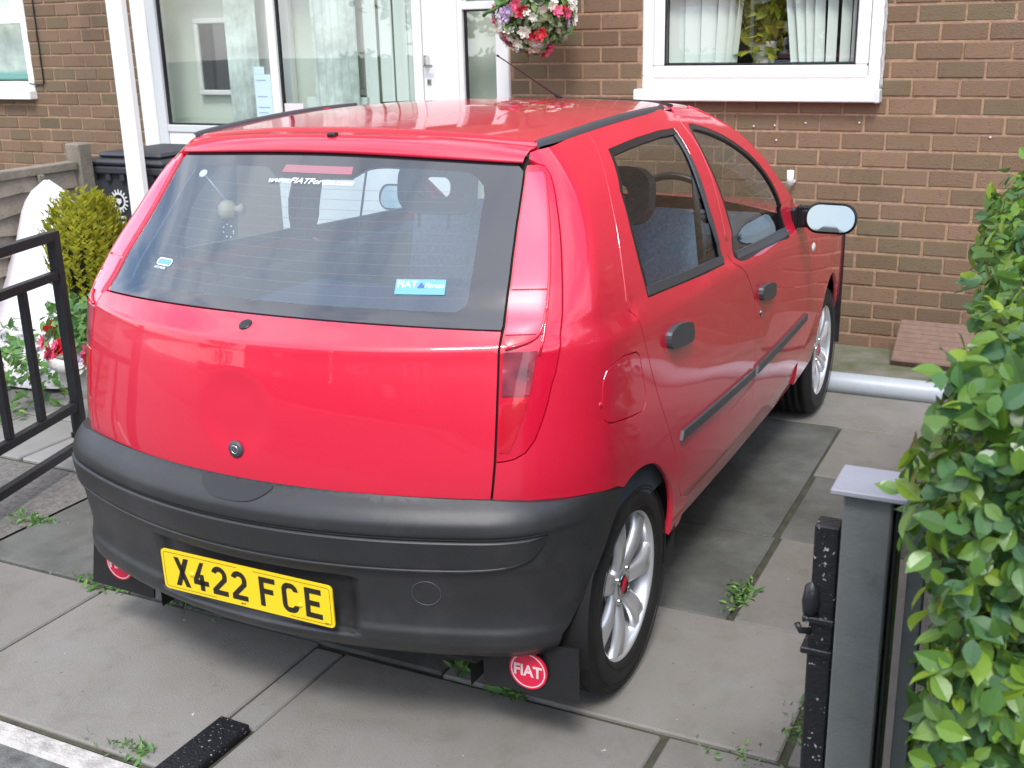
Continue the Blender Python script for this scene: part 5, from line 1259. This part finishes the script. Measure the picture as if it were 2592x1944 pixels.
# wheel wells, floor
for sx in (1,-1):
    for yw,r in ((0,.325),(2.45,.345)):
        q=MB(); n=20; V=[];F=[]
        for i in range(n+1):
            a=-.35+(PI+.7)*i/n
            for x in (.50,.79 if yw<1 else .715): V.append((sx*x,yw-.02+r*math.cos(a),.33+r*math.sin(a)*.95))
        for i in range(n): F.append((2*i,2*i+1,2*i+3,2*i+2))
        q.add(V,F,True); V=[(sx*.5,yw-.4,.15),(sx*.5,yw+.4,.15),(sx*.5,yw+.4,.68),(sx*.5,yw-.4,.68)]; q.add(V,[(0,1,2,3)]); q.build('wheel_arch_liner',M['dark'],C_)
q=MB(); q.bbox((-.56,-.46,.245),(.56,-.30,.50),.02); q.bbox((-.48,-.4,.20),(.48,3.0,.30),.02); q.bbox((-.66,.33,.24),(.66,2.08,.31),.02); q.tube([(-.6,0,.26),(.6,0,.26)],.035,10); q.build('underbody',M['dark'],C_)
# ================================================================ cabin
q=MB(); q.bbox((-.68,-.35,.45),(.68,2.0,.50),.01)
for sx in (1,-1):
    q.bbox((min(sx*.70,sx*.745),-.28,.48),(max(sx*.70,sx*.745),1.75,.955),.02)
q.bbox((-.52,-.44,.60),(.52,-.38,.98),.02); q.bbox((-.62,1.72,.70),(.62,2.05,.97),.05); q.build('cabin_trim',M['cabin'],C_)
hp_=MB()
patch('door_trim_panel',[(.80,.5),(2.5,.5),(2.45,.955),(1.6,.985),(.82,1.02)],S,M['cabin'],C_,.08,depth=0,off=-.03,sides=(1,-1))
patch('centre_pillar_trim',[(1.575,1.0),(1.685,.99),(1.67,1.15),(1.675,1.40),(1.60,1.41),(1.57,1.25),(1.56,1.12)],S,M['cabin'],C_,.06,depth=0,off=-.02,sides=(1,-1))
patch('inner_pillar',[(.76,1.00),(.84,1.00),(.93,1.05),(.93,1.20),(.96,1.30),(1.02,1.39),(.80,1.37),(.77,1.2)],S,M['cabin'],C_,.05,depth=0,off=-.035,sides=(1,-1))
hp_.add([(-.53,.0,1.405),(.53,.0,1.405),(.52,1.05,1.435),(-.52,1.05,1.435),(0,.0,1.425),(0,1.3,1.44)],[(0,3,5,4),(4,5,2,1)],True)
hp_.build('roof_lining',mat('pale_grey_lining',(.16,.17,.18),.9),C_)
def seatback(mb,x0,x1,y,z0,z1,lean,th=.12,r=.06):
    M4=Matrix.Translation(((x0+x1)/2,y,z0))@Matrix.Rotation(-lean,4,'X'); w_=(x1-x0)/2; h=z1-z0
    P=rrect(2*w_,h,r,5); bm=bmesh.new(); 
    f=[bm.verts.new((x,0,yy+h/2)) for x,yy in P]; g=[bm.verts.new((x,th,yy+h/2)) for x,yy in P]; bm.faces.new(f); bm.faces.new(g[::-1]); n=len(P)
    for i in range(n): bm.faces.new((f[i],g[i],g[(i+1)%n],f[(i+1)%n]))
    bmesh.ops.bevel(bm,geom=[e for e in bm.edges if e.calc_face_angle(0)>.9],offset=.02,segments=3,affect='EDGES'); bm.verts.index_update()
    mb.add([M4@v.co for v in bm.verts],[tuple(v.index for v in f_.verts) for f_ in bm.faces],True); bm.free()
q=MB(); seatback(q,.26,.66,.10,.62,1.17,.20); q.build('rear_seat_back',M['seat'],C_)
def headrest(mb,x,y,z,w_=.27,h=.19,hole=True,lean=.15):
    M4=Matrix.Translation((x,y,z))@Matrix.Rotation(-lean,4,'X'); a=rrect(w_,h,.07,6); b=rrect(w_*.5,h*.38,.03,6); n=len(a)
    V=[(p[0],0,p[1]) for p in a]+[(p[0],0,p[1]) for p in b]+[(p[0],.07,p[1]) for p in a]+[(p[0],.07,p[1]) for p in b]
    F=[]
    for i in range(n):
        j=(i+1)%n; F+=[(i,j,n+j,n+i),(2*n+j,2*n+i,3*n+i,3*n+j),(i,2*n+i,2*n+j,j),(n+i,n+j,3*n+j,3*n+i)]
    mb.add([M4@Vector(v) for v in V],F,False)
q=MB(); headrest(q,.46,.22,1.26,.25,.17); q.tube([(.40,.20,1.12),(.40,.235,1.22)],.007,6); q.tube([(.52,.20,1.12),(.52,.235,1.22)],.007,6); q.build('headrest',M['cabin'],C_)
q=MB(); q.bbox((-.62,-.02,.80),(.24,.60,.90),.02); q.build('folded_seat_back',M['shelf'],C_)
q=MB(); q.bbox((-.66,-.42,.80),(.66,-.05,.82),.01); q.build('load_floor',M['shelf'],C_)
for sx in (1,-1):
    q=MB(); seatback(q,sx*.33-.235,sx*.33+.235,1.06,.55,1.12,.27,.12,.09); q.bbox((sx*.33-.24,1.10,.50),(sx*.33+.24,1.55,.64),.04); q.build('front_seat',M['seat'],C_)
    q=MB(); headrest(q,sx*.33,.935,1.175,.29,.19); q.tube([(sx*.33-.06,.93,1.03),(sx*.33-.06,.945,1.13)],.007,6); q.tube([(sx*.33+.06,.93,1.03),(sx*.33+.06,.945,1.13)],.007,6); q.build('headrest',M['cabin'],C_)
q=MB(); n=32; Ms=Matrix.Translation((.35,1.62,1.0))@Matrix.Rotation(-1.15,4,'X'); q.tube([Ms@Vector((.18*math.cos(2*PI*i/n),.18*math.sin(2*PI*i/n),0)) for i in range(n+1)],.014,8,False); q.tube([Ms@Vector((-.17,0,0)),Ms@Vector((.17,0,0))],.02,8); q.build('steering_wheel',M['black'],C_)
q=MB(); q.tube([(-.60,.98,1.36),(-.63,.95,1.15),(-.66,.93,.95)],.012,6,True,True,.3); q.tube([(.60,.98,1.36),(.63,.95,1.15),(.66,.93,.95)],.012,6,True,True,.3); q.bbox((-.09,1.42,1.37),(.09,1.44,1.42),.01); q.build('seat_belt',M['trimgrey'],C_)
# ================================================================ door mirrors
for sgn in (1,-1):
    ob=MB(); cx,cy,cz=.925,1.63,1.020; wv,hv=.185,.112
    MM=Matrix.Translation((cx*sgn,cy,cz))@Matrix.Rotation(.14*sgn,4,'Z')@Matrix.Rotation(0.03*sgn,4,'Y')@Matrix.Rotation(PI/2-.16,4,'X')
    # housing: rounded rectangle lofted forward to a smaller one (local z = towards the rear)
    L=[rrect(wv*s,hv*s,min(.052,hv*s*.48),7) for s in (.93,1.0,1.0,.93,.75,.45)]; zz=[.004,.0,-.02,-.055,-.085,-.105]; V=[];F=[]; n=len(L[0])
    for P,z in zip(L,zz): V+=[MM@Vector((x,y,z)) for x,y in P]
    for i in range(len(L)-1):
        for k in range(n): F.append((i*n+k,(i+1)*n+k,(i+1)*n+(k+1)%n,i*n+(k+1)%n))
    F.append(tuple(range((len(L)-1)*n,len(L)*n))); ob.add(V,F,True)
    mh=ob.build('door_mirror',M['black'],C_)
    g_=MB(); P=rrect(wv*.90,hv*.86,.045,8); GM=MM@Matrix.Translation((0,0,.006))@Matrix.Rotation(-.07,4,'X')@Matrix.Rotation(.05*sgn,4,'Y'); g_.add([GM@Vector((x,y,-.5*(x*x+y*y)*.5)) for x,y in P]+[GM@Vector((0,0,0))],[(i,(i+1)%len(P),len(P)) for i in range(len(P))],True); g_.build('mirror_glass',M['mirror'],mh)
    a_=MB()
    for k in range(5): 
        x0=.800+.009*k; a_.bbox((min(sgn*x0,sgn*(x0+.0075)),cy-.02+.003*k,cz-.040+.0006*k),(max(sgn*x0,sgn*(x0+.0075)),cy+.05,cz+.040-.0006*k),.003)
    a_.bbox((min(sgn*.77,sgn*.85),cy-.012,cz-.032),(max(sgn*.77,sgn*.85),cy+.045,cz+.030),.006); a_.build('mirror_arm',M['black'],mh)
for o in bpy.data.objects:
    if o.type=='MESH' and not o.data.materials: print('no material',o.name)
